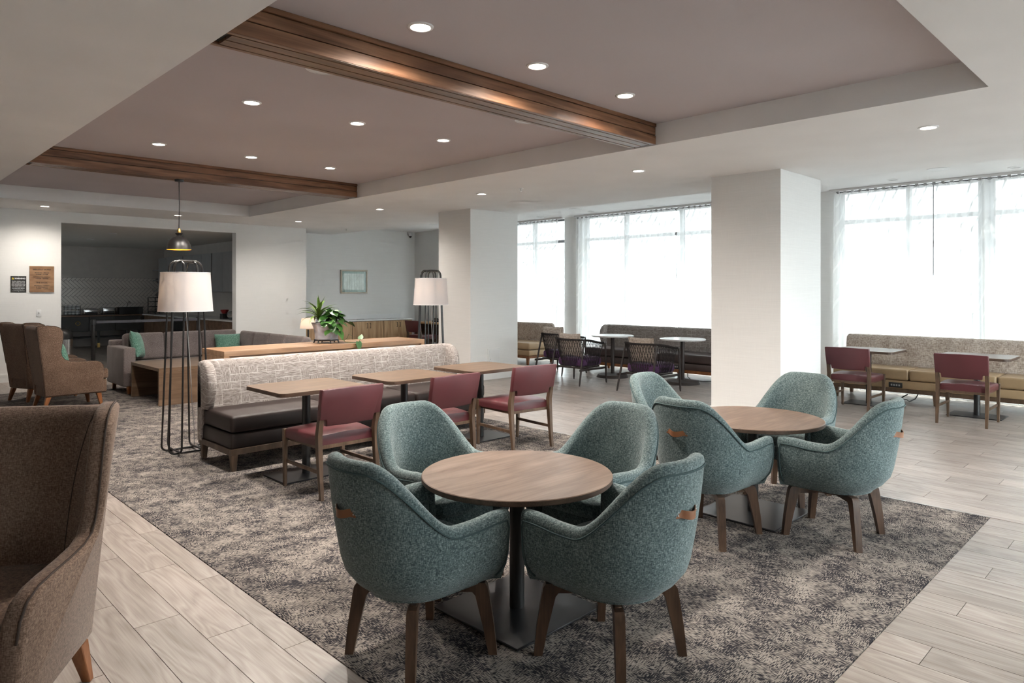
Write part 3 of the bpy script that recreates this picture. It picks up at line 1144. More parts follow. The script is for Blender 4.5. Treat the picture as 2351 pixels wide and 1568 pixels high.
def make_tub_chair(label, loc, rot):
    t = thing('tub_chair', label, 'chair', loc, rot, 'teal tub chairs around the round tables')
    S = 0.655
    secs = []
    for c in (90, 62, 34, 0):
        secs.append(tub_section(-S, 0.034 * math.sin(math.radians(c)), 1 - math.cos(math.radians(c))))
    N = 60
    for i in range(1, N):
        secs.append(tub_section(-S + 2 * S * i / N))
    for c in (0, 34, 62, 90):
        secs.append(tub_section(S, 0.034 * math.sin(math.radians(c)), 1 - math.cos(math.radians(c))))
    MB().loft(secs).build('shell', TEAL, t, 60)
    # piping: along the rim, then down the front of each arm
    line = []
    def pn(z):
        return 0.040 if z >= 0.46 else 0.040 - 0.115 * ((0.46 - z) / 0.16) ** 2.2
    for z in (0.335, 0.36, 0.40, 0.46, 0.52, 0.56):
        line.append(tub_point(-S, pn(z), z, 0.010))
    for i in range(0, 81):
        s = -S + 2 * S * i / 80
        line.append(tub_point(s, 0.0395, tub_h(s) - 0.040, 0.0))
    for z in (0.56, 0.52, 0.46, 0.40, 0.36, 0.335):
        line.append(tub_point(S, pn(z), z, 0.010))
    MB().tube(line, 0.0042, 6).build('piping', TEALS, t)
    # seat
    pts = []
    for i in range(-12, 13):
        p, n = shell_path(i / 12 * 0.62)
        pts.append((p.x - n.x * 0.034, p.y - n.y * 0.034))
    pts.append((0.235, 0.20)); pts.append((0.25, 0.12)); pts.append((0.25, -0.12)); pts.append((0.235, -0.20))
    MB().prism(pts, 0.395, 0.475, 0.025, 3).build('seat_cushion', TEAL, t, 50)
    pts2 = [(x * 0.86, y * 0.86) for x, y in pts]
    MB().prism(pts2, 0.30, 0.398, 0.02, 2).build('seat_base', TEAL, t, 50)
    # leather pull on the back
    h = []
    zc = 0.690
    strap = MB()
    ring = []
    for i in range(13):
        y = -0.074 + 0.148 * i / 12
        bow = 0.0 if abs(y) > 0.05 else 0.018 * math.cos(y / 0.05 * PI / 2)
        s = -y / 0.255
        x = tub_point(-y * 1.0, 0.0415, zc)[0]
        zz = zc - (0 if abs(y) > 0.05 else 0.010 * math.cos(y / 0.05 * PI / 2))
        ring.append([(x - bow, y, zz - 0.016), (x - bow, y, zz + 0.016), (x - bow - 0.004, y, zz + 0.016), (x - bow - 0.004, y, zz - 0.016)])
    strap.loft(ring)
    st = strap.build('pull_strap', STRAP, t, 30)
    for y in (-0.063, 0.063):
        for dz in (-0.006, 0.006):
            x = tub_point(-y, 0.0415, zc)[0] - 0.004
            rv = MB().lathe([(0, 0.002), (0.003, 0.0015), (0.004, 0)], 8).build('rivet', CHROME, st)
            rv.location = (x, y, zc + dz)
            rv.rotation_euler = (0, -PI / 2, 0)
    # cross base and legs
    cb = MB()
    for a in (PI / 4, -PI / 4):
        cb.box(-0.235, 0.235, -0.015, 0.015, 0.262, 0.306, 0.003, 1, M=Matrix.Rotation(a, 4, 'Z'))
    cb.lathe([(0, 0.268), (0.09, 0.268), (0.09, 0.306), (0, 0.306)], 24)
    cb.build('cross_base', LEG, t)
    for sx in (-1, 1):
        for sy in (-1, 1):
            a = math.atan2(sy, sx)
            M = Matrix.Rotation(a, 4, 'Z')
            m = MB()
            t2 = bmesh.new()
            secs2 = []
            for (r0, r1, w, z) in ((0.286, 0.322, 0.0175, 0.0), (0.262, 0.309, 0.0195, 0.12), (0.230, 0.289, 0.020, 0.25), (0.198, 0.281, 0.020, 0.290), (0.195, 0.270, 0.019, 0.304)):
                secs2.append([M @ Vector(v) for v in ((r0, -w, z), (r1, -w, z), (r1, w, z), (r0, w, z))])
            t2.free()
            m.loft(secs2)
            m.build('leg', LEG, t, 30)
    return t


T1 = (2.345, 2.335)
T2 = (4.52, 2.20)
D = 0.565
tub = make_tub_chair('teal tub chair before the near round table, strapped back to the viewer, left one', (T1[0] - D - 0.005, T1[1] + 0.005, 0.003), 0)
dup(tub, 'teal tub chair before the near round table, strapped back to the viewer, right one', (T1[0] - 0.012, T1[1] - D, 0.003), PI / 2)
dup(tub, 'teal tub chair behind the near round table, seat facing the viewer, beside the maroon chairs', (T1[0] + 0.01, T1[1] + D, 0.003), -PI / 2)
dup(tub, 'teal tub chair behind the near round table, next to the far round table\'s chairs', (T1[0] + D, T1[1], 0.003), PI)
dup(tub, 'teal tub chair with leather strap, left one in front of the far round table', (3.955, 2.21, 0.003), -0.04)
dup(tub, 'teal tub chair showing its strap edge-on, right one in front of the far round table', (4.49, 1.655, 0.003), PI / 2 + 0.02)
dup(tub, 'teal tub chair mostly hidden behind another, at the far round table near the woven chairs', (4.545, 2.775, 0.003), -PI / 2 + 0.06)
dup(tub, 'teal tub chair standing against the large white column at the far round table', (5.10, 2.215, 0.003), PI - 0.05)


# ---------------------------------------------------------------- round tables
def make_round_table(label, loc):
    t = thing('round_table', label, 'table', loc, 0, 'round tables on the carpet')
    R = 0.457
    MB().lathe([(0, 0.66), (R - 0.004, 0.66), (R, 0.657)], 96).build('table_top', TBL, t, 30)
    MB().lathe([(R, 0.657), (R, 0.637), (R - 0.003, 0.634), (0, 0.634)], 96).build('table_edge', TBLE, t, 30)
    m = MB()
    m.cyl((0, 0, 0.012), (0, 0, 0.63), 0.036, None, 24)
    m.build('post', BLACKM, t)
    m = MB()
    m.box(-0.24, 0.24, -0.02, 0.02, 0.620, 0.634)
    m.box(-0.02, 0.02, -0.24, 0.24, 0.620, 0.634)
    m.build('support_bracket', BLACKM, t)
    MB().box(-0.285, 0.285, -0.285, 0.285, 0.004, 0.015, 0.003, 1).build('base_plate', STEEL, t)
    for sx in (-1, 1):
        for sy in (-1, 1):
            MB().cyl((sx * 0.25, sy * 0.25, 0), (sx * 0.25, sy * 0.25, 0.006), 0.014, None, 10).build('glide', BRASS, t)
    return t


rt = make_round_table('round walnut-topped pedestal table nearest the viewer among four teal chairs', (*T1, 0.003))
dup(rt, 'round walnut-topped pedestal table by the large white column among four teal chairs', (*T2, 0.003), 0)


# ---------------------------------------------------------------- square tables at the benches (long side = local x)
def make_square_table(label, loc, rot):
    t = thing('square_table', label, 'table', loc, rot, 'square tables along the benches')
    MB().prism(rrect(-0.385, 0.385, -0.34, 0.34, 0.075), 0.735, 0.742, 0.0).build('table_top', TBL2, t, 30)
    MB().prism(rrect(-0.386, 0.386, -0.341, 0.341, 0.075), 0.712, 0.735, 0.0).build('table_edge', TBLE, t, 30)
    MB().cyl((0, 0, 0.012), (0, 0, 0.70), 0.034, None, 24).build('post', BLACKM, t)
    m = MB()
    m.box(-0.2, 0.2, -0.02, 0.02, 0.698, 0.712)
    m.box(-0.02, 0.02, -0.2, 0.2, 0.698, 0.712)
    m.build('support_bracket', BLACKM, t)
    MB().box(-0.285, 0.285, -0.20, 0.20, 0.002, 0.012, 0.002, 1).build('base_plate', STEEL, t)
    return t


sq = make_square_table('rounded-corner walnut table by the patterned banquette, nearest the floor lamp', (2.82, 5.30, 0.003), 0)
dup(sq, 'rounded-corner walnut table by the patterned banquette, middle one of three', (3.82, 5.30, 0.003), 0)
dup(sq, 'rounded-corner walnut table by the patterned banquette, end one nearest the slim column', (4.81, 5.33, 0.003), 0)
dup(sq, 'pale-lit rounded table at the tan window bench, nearer the large column', (9.97, 3.21, 0), PI / 2)
dup(sq, 'pale-lit rounded table at the tan window bench, farther from the large column', (9.96, 1.97, 0), PI / 2)


# ---------------------------------------------------------------- maroon dining chair (faces local +x)
def make_dining_chair(label, loc, rot):
    t = thing('dining_chair', label, 'chair', loc, rot, 'maroon vinyl dining chairs')
    W = 0.260
    seat = MB()
    secs = []
    for x, h, w in ((-0.225, 0.445, 0.200), (-0.222, 0.462, 0.205), (-0.19, 0.468, 0.212), (-0.05, 0.474, 0.225), (0.12, 0.472, 0.232), (0.235, 0.464, 0.236), (0.262, 0.452, 0.236), (0.268, 0.43, 0.236)):
        w += 0.025
        secs.append([(x, -w, 0.385), (x, -w - 0.002, 0.42), (x, -w, h - 0.016), (x, -w + 0.02, h - 0.003), (x, 0, h + 0.006), (x, w - 0.02, h - 0.003), (x, w, h - 0.016), (x, w + 0.002, 0.42), (x, w, 0.385)])
    seat.loft(secs)
    seat.build('seat', MAROON, t, 60)
    # back panel, raked; notched over the legs
    bk = MB()
    th = 0.026
    def bx(z):
        return -0.245 - (z - 0.47) * 0.20
    outline = [(-W, 0.585), (-W + 0.05, 0.585), (-W + 0.056, 0.578), (-W + 0.062, 0.535), (0, 0.530), (W - 0.062, 0.535), (W - 0.056, 0.578), (W - 0.05, 0.585), (W, 0.585), (W + 0.004, 0.70), (W + 0.006, 0.80), (W, 0.812), (0, 0.816), (-W, 0.812), (-W - 0.006, 0.80), (-W - 0.004, 0.70)]
    t2 = bmesh.new()
    a = [t2.verts.new((bx(z) - th, y, z)) for y, z in outline]
    b = [t2.verts.new((bx(z) + th * 0.9, y, z)) for y, z in outline]
    t2.faces.new(a); t2.faces.new(list(reversed(b)))
    n = len(outline)
    side = []
    for i in range(n):
        side.append(t2.faces.new((a[i], b[i], b[(i + 1) % n], a[(i + 1) % n])))
    bmesh.ops.recalc_face_normals(t2, faces=t2.faces)
    es = [e for e in t2.edges if len(e.link_faces) == 2 and sum(1 for f in e.link_faces if len(f.verts) > 4) == 1]
    bmesh.ops.bevel(t2, geom=es, offset=0.009, segments=2, profile=0.5, affect='EDGES')
    bk._merge(t2)
    bk.build('backrest', MAROON, t, 40)
    for sy in (-1, 1):
        # rear leg: splays back at the foot, kinks at the seat, leans back above it
        m = MB()
        y = sy * (W - 0.018)
        secs = []
        for x, z, hx, hy in ((-0.285, 0, 0.014, 0.0125), (-0.262, 0.20, 0.018, 0.016), (-0.245, 0.40, 0.023, 0.018), (-0.243, 0.47, 0.023, 0.018), (bx(0.60), 0.60, 0.020, 0.017)):
            secs.append([(x - hx, y - hy, z), (x + hx, y - hy, z), (x + hx, y + hy, z), (x - hx, y + hy, z)])
        m.loft(secs)
        m.build('leg', LEG2, t, 30)
        m = MB()
        m.leg((0.255, sy * (W - 0.004), 0.452), (0.262, sy * (W - 0.006), 0), 0.019, 0.018, 0.0125, 0.0125)
        m.build('leg', LEG2, t, 30)
        m = MB()
        m.box(-0.262, 0.258, y - 0.009, y + 0.009, 0.185, 0.212, 0.002, 1)
        m.build('stretcher', LEG2, t, 30)
    m = MB()
    m.box(-0.235, 0.25, -W + 0.03, W - 0.03, 0.36, 0.386)
    m.build('seat_frame', LEG2, t, 30)
    return t


dc = make_dining_chair('maroon vinyl dining chair at the banquette table nearest the floor lamp', (2.78, 4.825, 0.003), PI / 2)
dup(dc, 'maroon vinyl dining chair half hidden behind a teal chair, middle banquette table', (3.785, 4.82, 0.003), PI / 2 + 0.02)
dup(dc, 'maroon vinyl dining chair fully in view at the end banquette table', (4.82, 4.835, 0.003), PI / 2 - 0.10)
dup(dc, 'maroon vinyl dining chair at the tan window bench, beside the large column', (9.42, 3.19, 0), 0.0)
dup(dc, 'maroon vinyl dining chair at the tan window bench, near the frame edge', (9.40, 1.955, 0), 0.0)


# ---------------------------------------------------------------- benches (length local x, front faces local -y)
def make_bench(name, label, cat, loc, rot, L, depth, z_seat, z_back, wings, fab, vin, leg, ncush, leg_x, outlets=(), front_leg_y=0.02):
    t = thing(name, label, cat, loc, rot)
    h0 = 0.155
    # upholstered back
    back = MB()
    yb = depth
    prof = [(yb - 0.11, 0.30), (yb - 0.125, z_seat), (yb - 0.115, z_back - 0.20), (yb - 0.105, z_back - 0.06), (yb - 0.09, z_back - 0.018), (yb - 0.055, z_back), (yb - 0.02, z_back - 0.016), (yb - 0.002, z_back - 0.06), (yb, z_back - 0.25), (yb, h0 + 0.02), (yb - 0.09, h0 + 0.02)]
    secs = []
    r = 0.05
    for a in (90, 60, 30, 0):
        k = 1 - math.cos(math.radians(a))
        secs.append([(r * (1 - math.sin(math.radians(a))), y + (yb - 0.06 - y) * 0.35 * k, z - max(0, (z - z_back + 0.2) / 0.2) * 0.05 * k) for y, z in prof])
    NS = 10
    for i in range(1, NS):
        secs.append([(r + (L - 2 * r) * i / NS, y, z) for y, z in prof])
    for a in (0, 30, 60, 90):
        k = 1 - math.cos(math.radians(a))
        secs.append([(L - r * (1 - math.sin(math.radians(a))), y + (yb - 0.06 - y) * 0.35 * k, z - max(0, (z - z_back + 0.2) / 0.2) * 0.05 * k) for y, z in prof])
    back.loft(secs)
    back.build('backrest', fab, t, 60)
    for side in wings:
        x0 = 0.0 if side < 0 else L - 0.085
        x1 = x0 + 0.085
        out = [(yb - 0.02, z_seat - 0.02), (yb - 0.19, z_seat - 0.01), (yb - 0.245, z_seat + 0.10), (yb - 0.275, z_seat + 0.20), (yb - 0.272, z_back - 0.17), (yb - 0.245, z_back - 0.085), (yb - 0.19, z_back - 0.028), (yb - 0.11, z_back - 0.002), (yb - 0.02, z_back - 0.012)]
        w = MB()
        sx = []
        for d, ins in ((0, 0.022), (0.012, 0.006), (0.03, 0.0), (0.055, 0.0), (0.073, 0.006), (0.085, 0.022)):
            cy0 = yb - 0.12
            cz0 = (z_seat + z_back) / 2
            row = []
            for y, z in out:
                v = Vector((y - cy0, z - cz0))
                v = v * (1 - ins / max(v.length, 0.05))
                row.append((x0 + d, cy0 + v.x, cz0 + v.y))
            sx.append(row)
        w.loft(sx)
        w.build('wing', fab, t, 60)
    ends = 0.10 if -1 in wings else 0.02
    # cushions on an upholstered box
    n = ncush
    xa, xb = 0.012, L - 0.012
    for i in range(n):
        a = xa + (xb - xa) * i / n
        b = xa + (xb - xa) * (i + 1) / n
        MB().box(a + 0.003, b - 0.003, 0.0, depth - 0.115, z_seat - 0.145, z_seat, 0.032, 4).build('seat_cushion', vin, t, 60)
    MB().box(0.02, L - 0.02, 0.012, depth - 0.08, h0 + 0.035, z_seat - 0.150, 0.014, 2).build('seat_base', vin, t, 60)
    m = MB()
    m.box(0.012, L - 0.012, 0.004, 0.05, h0 - 0.015, h0 + 0.036, 0.002, 1)
    m.box(0.012, L - 0.012, depth - 0.05, depth - 0.004, h0 - 0.015, h0 + 0.036, 0.002, 1)
    m.box(0.012, 0.055, 0.05, depth - 0.05, h0 - 0.015, h0 + 0.036, 0.002, 1)
    m.box(L - 0.055, L - 0.012, 0.05, depth - 0.05, h0 - 0.015, h0 + 0.036, 0.002, 1)
    m.build('plinth_rail', leg, t)
    for x in leg_x:
        MB().leg((x, 0.04, h0), (x, 0.035, 0), 0.030, 0.030, 0.019, 0.019).build('leg', leg, t)
        MB().leg((x, depth - 0.05, h0), (x, depth - 0.045, 0), 0.030, 0.030, 0.019, 0.019).build('leg', leg, t)
    for x, zc in outlets:
        o = MB().box(x - 0.085, x + 0.085, 0.002, 0.016, zc - 0.035, zc + 0.035, 0.006, 2).build('outlet_strip', BLACKP, t)
        for k in range(4):
            xk = x - 0.048 + 0.032 * k
            MB().box(xk - 0.010, xk + 0.010, 0.0, 0.004, zc - 0.012, zc + 0.012).build('socket', GREYP, o)
    return t


make_bench('banquette', 'long patterned wing-backed banquette with espresso vinyl seat on the carpet', 'bench', (2.37, 5.77, 0.003), 0, 2.93, 0.73, 0.470, 0.90, (-1, 1), BASKET, ESPR, LEG2, 3, (0.05, 1.46, 2.88))
make_bench('banquette', 'tan vinyl bench with oatmeal back running along the window at the frame edge', 'bench', (10.36, 3.84, 0), -PI / 2, 4.0, 0.68, 0.455, 0.885, (), BEIGE, TANV, LEG2, 4, (0.06, 1.32, 2.6, 3.94), ((0.845, 0.24), (1.72, 0.24)))
make_bench('banquette', 'patterned bench with taupe-brown vinyl seat under the window between the columns', 'bench', (10.22, 8.36, 0), -PI / 2, 3.3, 0.72, 0.455, 0.87, (-1,), BASKET, BROWNV, LEG3, 2, (0.07, 1.65, 3.2), ((1.98, 0.235),))
make_bench('banquette', 'short tan vinyl bench with oatmeal back half hidden by the slim column', 'bench', (10.12, 12.0, 0), -PI / 2, 2.28, 0.80, 0.455, 0.84, (), BEIGE, TANV, LEG3, 2, (0.06, 1.1, 2.2))


# ---------------------------------------------------------------- wing chair (faces local +x)
def make_wing_chair(label, loc, rot):
    t = thing('wing_chair', label, 'armchair', loc, rot, 'brown linen wing chairs')
    HW = 0.335
    def side_y(x, z):      # plan: wings flare outwards from a narrower back; sides lean out towards the top
        return (HW if x > -0.1 else HW - 0.27 * (-0.1 - x)) + 0.10 * (z - 0.95)
    # inner back, hollowed between the wings
    m = MB()
    NY, NZ = 16, 14
    BW = 0.235
    def front(y, z):
        k = abs(y) / BW
        return -0.205 - (z - 0.42) * 0.135 + 0.06 * k ** 4
    V = {}
    for i in range(NY + 1):
        y = -BW + 2 * BW * i / NY
        zt2 = 1.035
        for j in range(NZ + 1):
            z = 0.30 + (zt2 - 0.30) * j / NZ
            edge = max(0, (z - zt2 + 0.05) / 0.05)
            yy = y * (1 - 0.25 * (1.04 - z))
            V['f', i, j] = m.bm.verts.new((front(y, z) - 0.03 * edge ** 2, yy, z - 0.004 * edge))
            V['b', i, j] = m.bm.verts.new((-0.295 - (z - 0.42) * 0.135 + 0.03 * edge ** 2, yy, z - 0.004 * edge))
    for i in range(NY):
        for j in range(NZ):
            m.bm.faces.new((V['f', i, j], V['f', i + 1, j], V['f', i + 1, j + 1], V['f', i, j + 1]))
            m.bm.faces.new((V['b', i, j], V['b', i, j + 1], V['b', i + 1, j + 1], V['b', i + 1, j]))
        m.bm.faces.new((V['f', i, NZ], V['f', i + 1, NZ], V['b', i + 1, NZ], V['b', i, NZ]))
        m.bm.faces.new((V['f', i, 0], V['b', i, 0], V['b', i + 1, 0], V['f', i + 1, 0]))
    m.build('backrest', WING, t, 70)
    # seams where back and wings meet
    for sy in (-1, 1):
        pts = []
        for j in range(24):
            z = 0.48 + (1.036 - 0.48) * j / 23
            y = sy * (0.165 + 0.075 * ((z - 0.48) / 0.556) ** 3)
            edge = max(0, (z - 0.985) / 0.05)
            pts.append((front(y, z) + 0.0005 - 0.03 * edge ** 2, y * (1 - 0.25 * (1.04 - z)), z - 0.003 * edge))
        MB().tube(pts, 0.0022, 6).build('seam', WINGS, t)
    # side panels: wing flowing into the arm
    out = [(-0.27, 0.175), (-0.305, 0.50), (-0.345, 0.80), (-0.372, 1.0), (-0.370, 1.028), (-0.345, 1.042), (-0.27, 1.043), (-0.20, 1.037), (-0.145, 1.012), (-0.118, 0.965), (-0.112, 0.90), (-0.122, 0.80), (-0.128, 0.72), (-0.118, 0.665), (-0.085, 0.622), (-0.03, 0.600), (0.06, 0.592), (0.18, 0.588), (0.26, 0.582), (0.315, 0.560), (0.345, 0.515), (0.352, 0.45), (0.352, 0.175)]
    for sy in (-1, 1):
        m = MB()
        rows = []
        n = len(out)
        for d, ins in ((0.0, 0.016), (0.008, 0.004), (0.02, 0.0), (0.05, 0.0), (0.064, 0.005), (0.072, 0.018)):
            row = []
            for i, (x, z) in enumerate(out):
                px, pz = out[i - 1]
                nx, nz = out[(i + 1) % n]
                tx, tz = nx - px, nz - pz
                ln = math.hypot(tx, tz) or 1
                ix, iz = x + tz / ln * ins, z - tx / ln * ins
                row.append((ix, sy * (side_y(x, z) - 0.072 + d), iz))
            rows.append(row)
        m.loft(rows)
        m.build('wing_and_arm', WING, t, 50)
        MB().tube([(x, sy * (side_y(x, z) - 0.016), z) for x, z in out[1:-1]], 0.0038, 6).build('piping', WINGS, t)
    MB().box(-0.25, 0.43, -0.218, 0.218, 0.335, 0.475, 0.035, 4).build('seat_cushion', WING, t, 60)
    MB().box(-0.265, 0.415, -0.20, 0.20, 0.165, 0.335, 0.02, 3).build('seat_base', WING, t, 60)
    for sx, sy, dx in ((1, -1, 0.03), (1, 1, 0.03), (-1, -1, -0.05), (-1, 1, -0.05)):
        bx0 = 0.31 if sx > 0 else -0.23
        wy = 0.205 if sx > 0 else 0.175
        MB().leg((bx0, sy * wy, 0.17), (bx0 + dx, sy * (wy + 0.015), 0), 0.027, 0.027, 0.015, 0.015).build('leg', LEG3, t)
    t.scale = (1.05, 1.05, 1.045)
    return t


wg = make_wing_chair('large brown linen wing chair cut off by the frame, closest to the viewer', (0.382, 2.983, 0.0), math.radians(-126))
dup(wg, 'brown linen wing chair seen side-on with a green pillow in it', (2.17, 10.55, 0.003), 0.10)
dup(wg, 'brown linen wing chair seen from behind, beside the sign wall', (2.10, 11.66, 0.003), 0.38)


# ---------------------------------------------------------------- floor lamps of bent black rod
def make_floor_lamp(label, loc, rot=0.0):
    t = thing('floor_lamp', label, 'lamp', loc, rot, 'floor lamps with white shades')
    ht, hb = 0.13, 0.185       # half widths of a loop at the top and at the foot
    o1t, o1b = 0.055, 0.10     # offset of the pair
    for axis in (0, 1):
        for s in (-1, 1):
            pts = []
            def P3(a, b, z):
                return (a, b, z) if axis == 0 else (b, a, z)
            zt2, zb = 1.815 - 0.012 * axis, 0.012 + 0.012 * axis
            def wid(z):
                k = (z - zb) / (zt2 - zb)
                return hb + (ht - hb) * k, (o1b + (o1t - o1b) * k) * s
            rt_, rb_ = 0.075, 0.05
            prof = []
            for k in range(7):          # bottom left corner to right
                a = PI + PI / 2 * k / 6
                w, o = wid(zb + rb_)
                prof.append((-(w - rb_) + rb_ * math.cos(a), o, zb + rb_ + rb_ * math.sin(a)))
            for k in range(7):
                a = 1.5 * PI + PI / 2 * k / 6
                w, o = wid(zb + rb_)
                prof.append(((w - rb_) + rb_ * math.cos(a), o, zb + rb_ + rb_ * math.sin(a)))
            for k in range(1, 6):
                z = zb + rb_ + (zt2 - rt_ - zb - rb_) * k / 6
                w, o = wid(z)
                prof.append((w, o, z))
            for k in range(9):
                a = PI / 2 * k / 8
                w, o = wid(zt2 - rt_)
                prof.append(((w - rt_) + rt_ * math.cos(a), o, zt2 - rt_ + rt_ * math.sin(a)))
            for k in range(9):
                a = PI / 2 + PI / 2 * k / 8
                w, o = wid(zt2 - rt_)
                prof.append((-(w - rt_) + rt_ * math.cos(a), o, zt2 - rt_ + rt_ * math.sin(a)))
            for k in range(5, 0, -1):
                z = zb + rb_ + (zt2 - rt_ - zb - rb_) * k / 6
                w, o = wid(z)
                prof.append((-w, o, z))
            MB().tube([P3(*p) for p in prof], 0.009, 8, closed=True).build('rod_loop', BLACKM, t)
    m = MB()
    m.lathe([(0.243, 1.335), (0.217, 1.705)], 64)
    m.lathe([(0.240, 1.335), (0.214, 1.705)], 64)
    sh = m.build('lamp_shade', SHADE, t)
    m = MB()
    for r, z in ((0.2435, 1.337), (0.2175, 1.703)):
        m.tube([(r * math.cos(2 * PI * k / 64), r * math.sin(2 * PI * k / 64), z) for k in range(64)], 0.003, 6, closed=True)
    m.build('shade_rim', WHITEP, sh)
    m = MB()
    m.cyl((0, 0, 1.40), (0, 0, 1.47), 0.02, None, 12)
    m.box(-0.14, 0.14, -0.006, 0.006, 1.395, 1.405)
    m.box(-0.006, 0.006, -0.14, 0.14, 1.395, 1.405)
    m.build('socket', BLACKM, t)
    MB().lathe([(0, 1.585), (0.02, 1.58), (0.031, 1.555), (0.03, 1.53), (0.016, 1.49), (0.014, 1.47)], 16).build('bulb', BULB, t)
    m = MB()
    m.tube([(0, 0, 1.40), (0.03, 0.03, 1.1), (0.05, 0.02, 0.8), (0.075, 0.05, 0.45), (0.09, 0.03, 0.2), (0.10, 0.06, 0.02), (0.16, 0.10, 0.008), (0.30, 0.13, 0.006)], 0.004, 6)
    m.build('cord', GREYP, t)
    point('bulb_light', (0, 0, 1.56), LAMP_W, (1.0, 0.80, 0.6), t, 0.03)
    return t


fl = make_floor_lamp('white-shaded floor lamp of black rods at the banquette end, pendant above it', (2.40, 6.86, 0.003))
dup(fl, 'white-shaded floor lamp of black rods beside the slim column, beyond the plant', (5.93, 7.60, 0))

# ---------------------------------------------------------------- console behind the banquette
t = thing('console', 'long oak console with glossy top behind the patterned banquette', 'console', (2.91, 7.22, 0.003))
CL, CD, CH = 2.62, 0.60, 0.895
MB().box(0, CL, 0, CD, CH - 0.055, CH, 0.002, 1).build('console_top', CONS, t)
MB().box(0, 0.055, 0, CD, 0, CH - 0.056, 0.002, 1).build('side_panel', CONS, t)
MB().box(CL - 0.055, CL, 0, CD, 0, CH - 0.056, 0.002, 1).build('side_panel', CONS, t)
MB().box(0.056, CL - 0.056, 0.05, 0.075, 0.08, CH - 0.056).build('front_panel', CONS, t)

# ---------------------------------------------------------------- coffee table: two slab ends and a top
t = thing('coffee_table', 'brown waterfall coffee table between the grey sofa and the floor lamp', 'table', (3.07, 9.74, 0.003))
MB().box(0, 1.2, 0, 1.2, 0.455, 0.50, 0.002, 1).build('table_top', UTB, t)
MB().box(0, 1.2, 0, 0.045, 0, 0.454, 0.002, 1).build('end_panel', UTB, t)
MB().box(0, 1.2, 1.155, 1.2, 0, 0.454, 0.002, 1).build('end_panel', UTB, t)

# ---------------------------------------------------------------- sectional sofa
t = thing('sectional_sofa', 'grey-taupe corner sofa with loose back cushions facing the coffee table', 'sofa', (3.03, 11.16, 0.003))
MB().box(0, 0.17, 0, 0.86, 0.115, 0.685, 0.025, 3).build('armrest', SOFA, t, 60)
MB().box(0.17, 2.26, 0.06, 0.84, 0.115, 0.30, 0.02, 3).build('seat_base', SOFA, t, 60)
MB().box(0.02, 2.28, 0.70, 0.88, 0.12, 0.765, 0.03, 3).build('back_frame', SOFA, t, 60)
for i in range(3):
    a = 0.175 + 0.585 * i
    if i < 2:
        MB().box(a, a + 0.58, 0.0, 0.60, 0.295, 0.445, 0.04, 4).build('seat_cushion', SOFA, t, 60)
    M = Matrix.Translation((a + 0.29, 0.60, 0.44)) @ Matrix.Rotation(-0.20, 4, 'X')
    MB().box(-0.289, 0.289, -0.085, 0.085, 0.0, 0.425, 0.045, 4, M=M).build('back_cushion', SOFA, t, 60)
MB().box(1.36, 2.26, -1.65, 0.05, 0.115, 0.30, 0.02, 3).build('seat_base', SOFA, t, 60)
MB().box(2.10, 2.28, -1.65, 0.69, 0.12, 0.755, 0.03, 3).build('back_frame', SOFA, t, 60)
for i in range(4):
    b = 0.60 - 0.56 * i
    MB().box(1.35, 1.99, b - 0.555, b, 0.295, 0.445, 0.04, 4).build('seat_cushion', SOFA, t, 60)
    M = Matrix.Translation((1.99, b - 0.28, 0.44)) @ Matrix.Rotation(0.18, 4, 'Y')
    MB().box(-0.08, 0.08, -0.276, 0.276, 0.0, 0.40, 0.045, 4, M=M).build('back_cushion', SOFA, t, 60)
for x, y in ((0.09, 0.06), (0.09, 0.80), (1.1, 0.12), (1.1, 0.78), (2.2, 0.78), (1.45, -1.58), (2.2, -1.58)):
    MB().leg((x, y, 0.12), (x, y, 0), 0.028, 0.028, 0.022, 0.022).build('leg', LEG3, t)


def pillow(label, loc, rot, sx, sz, th, mat, nm='throw_pillow'):
    o = MB().pillow(sx, th, sz).build(nm, mat, None, 80)
    o.location = loc
    o.rotation_euler = rot
    return tag(o, label, 'pillow')


pillow('green square throw pillow leaning against the sofa arm', (3.345, 11.60, 0.70), (-0.25, 0.12, 1.05), 0.42, 0.42, 0.15, GREEN)
pillow('green lumbar pillow in the corner of the grey sofa', (4.74, 11.60, 0.655), (-0.22, 0.0, -0.1), 0.42, 0.30, 0.14, GREEN)
pillow('green pillow on the seat of the side-on wing chair', (2.115, 10.58, 0.68), (-0.22, 0, 1.66), 0.40, 0.38, 0.15, GREEN)


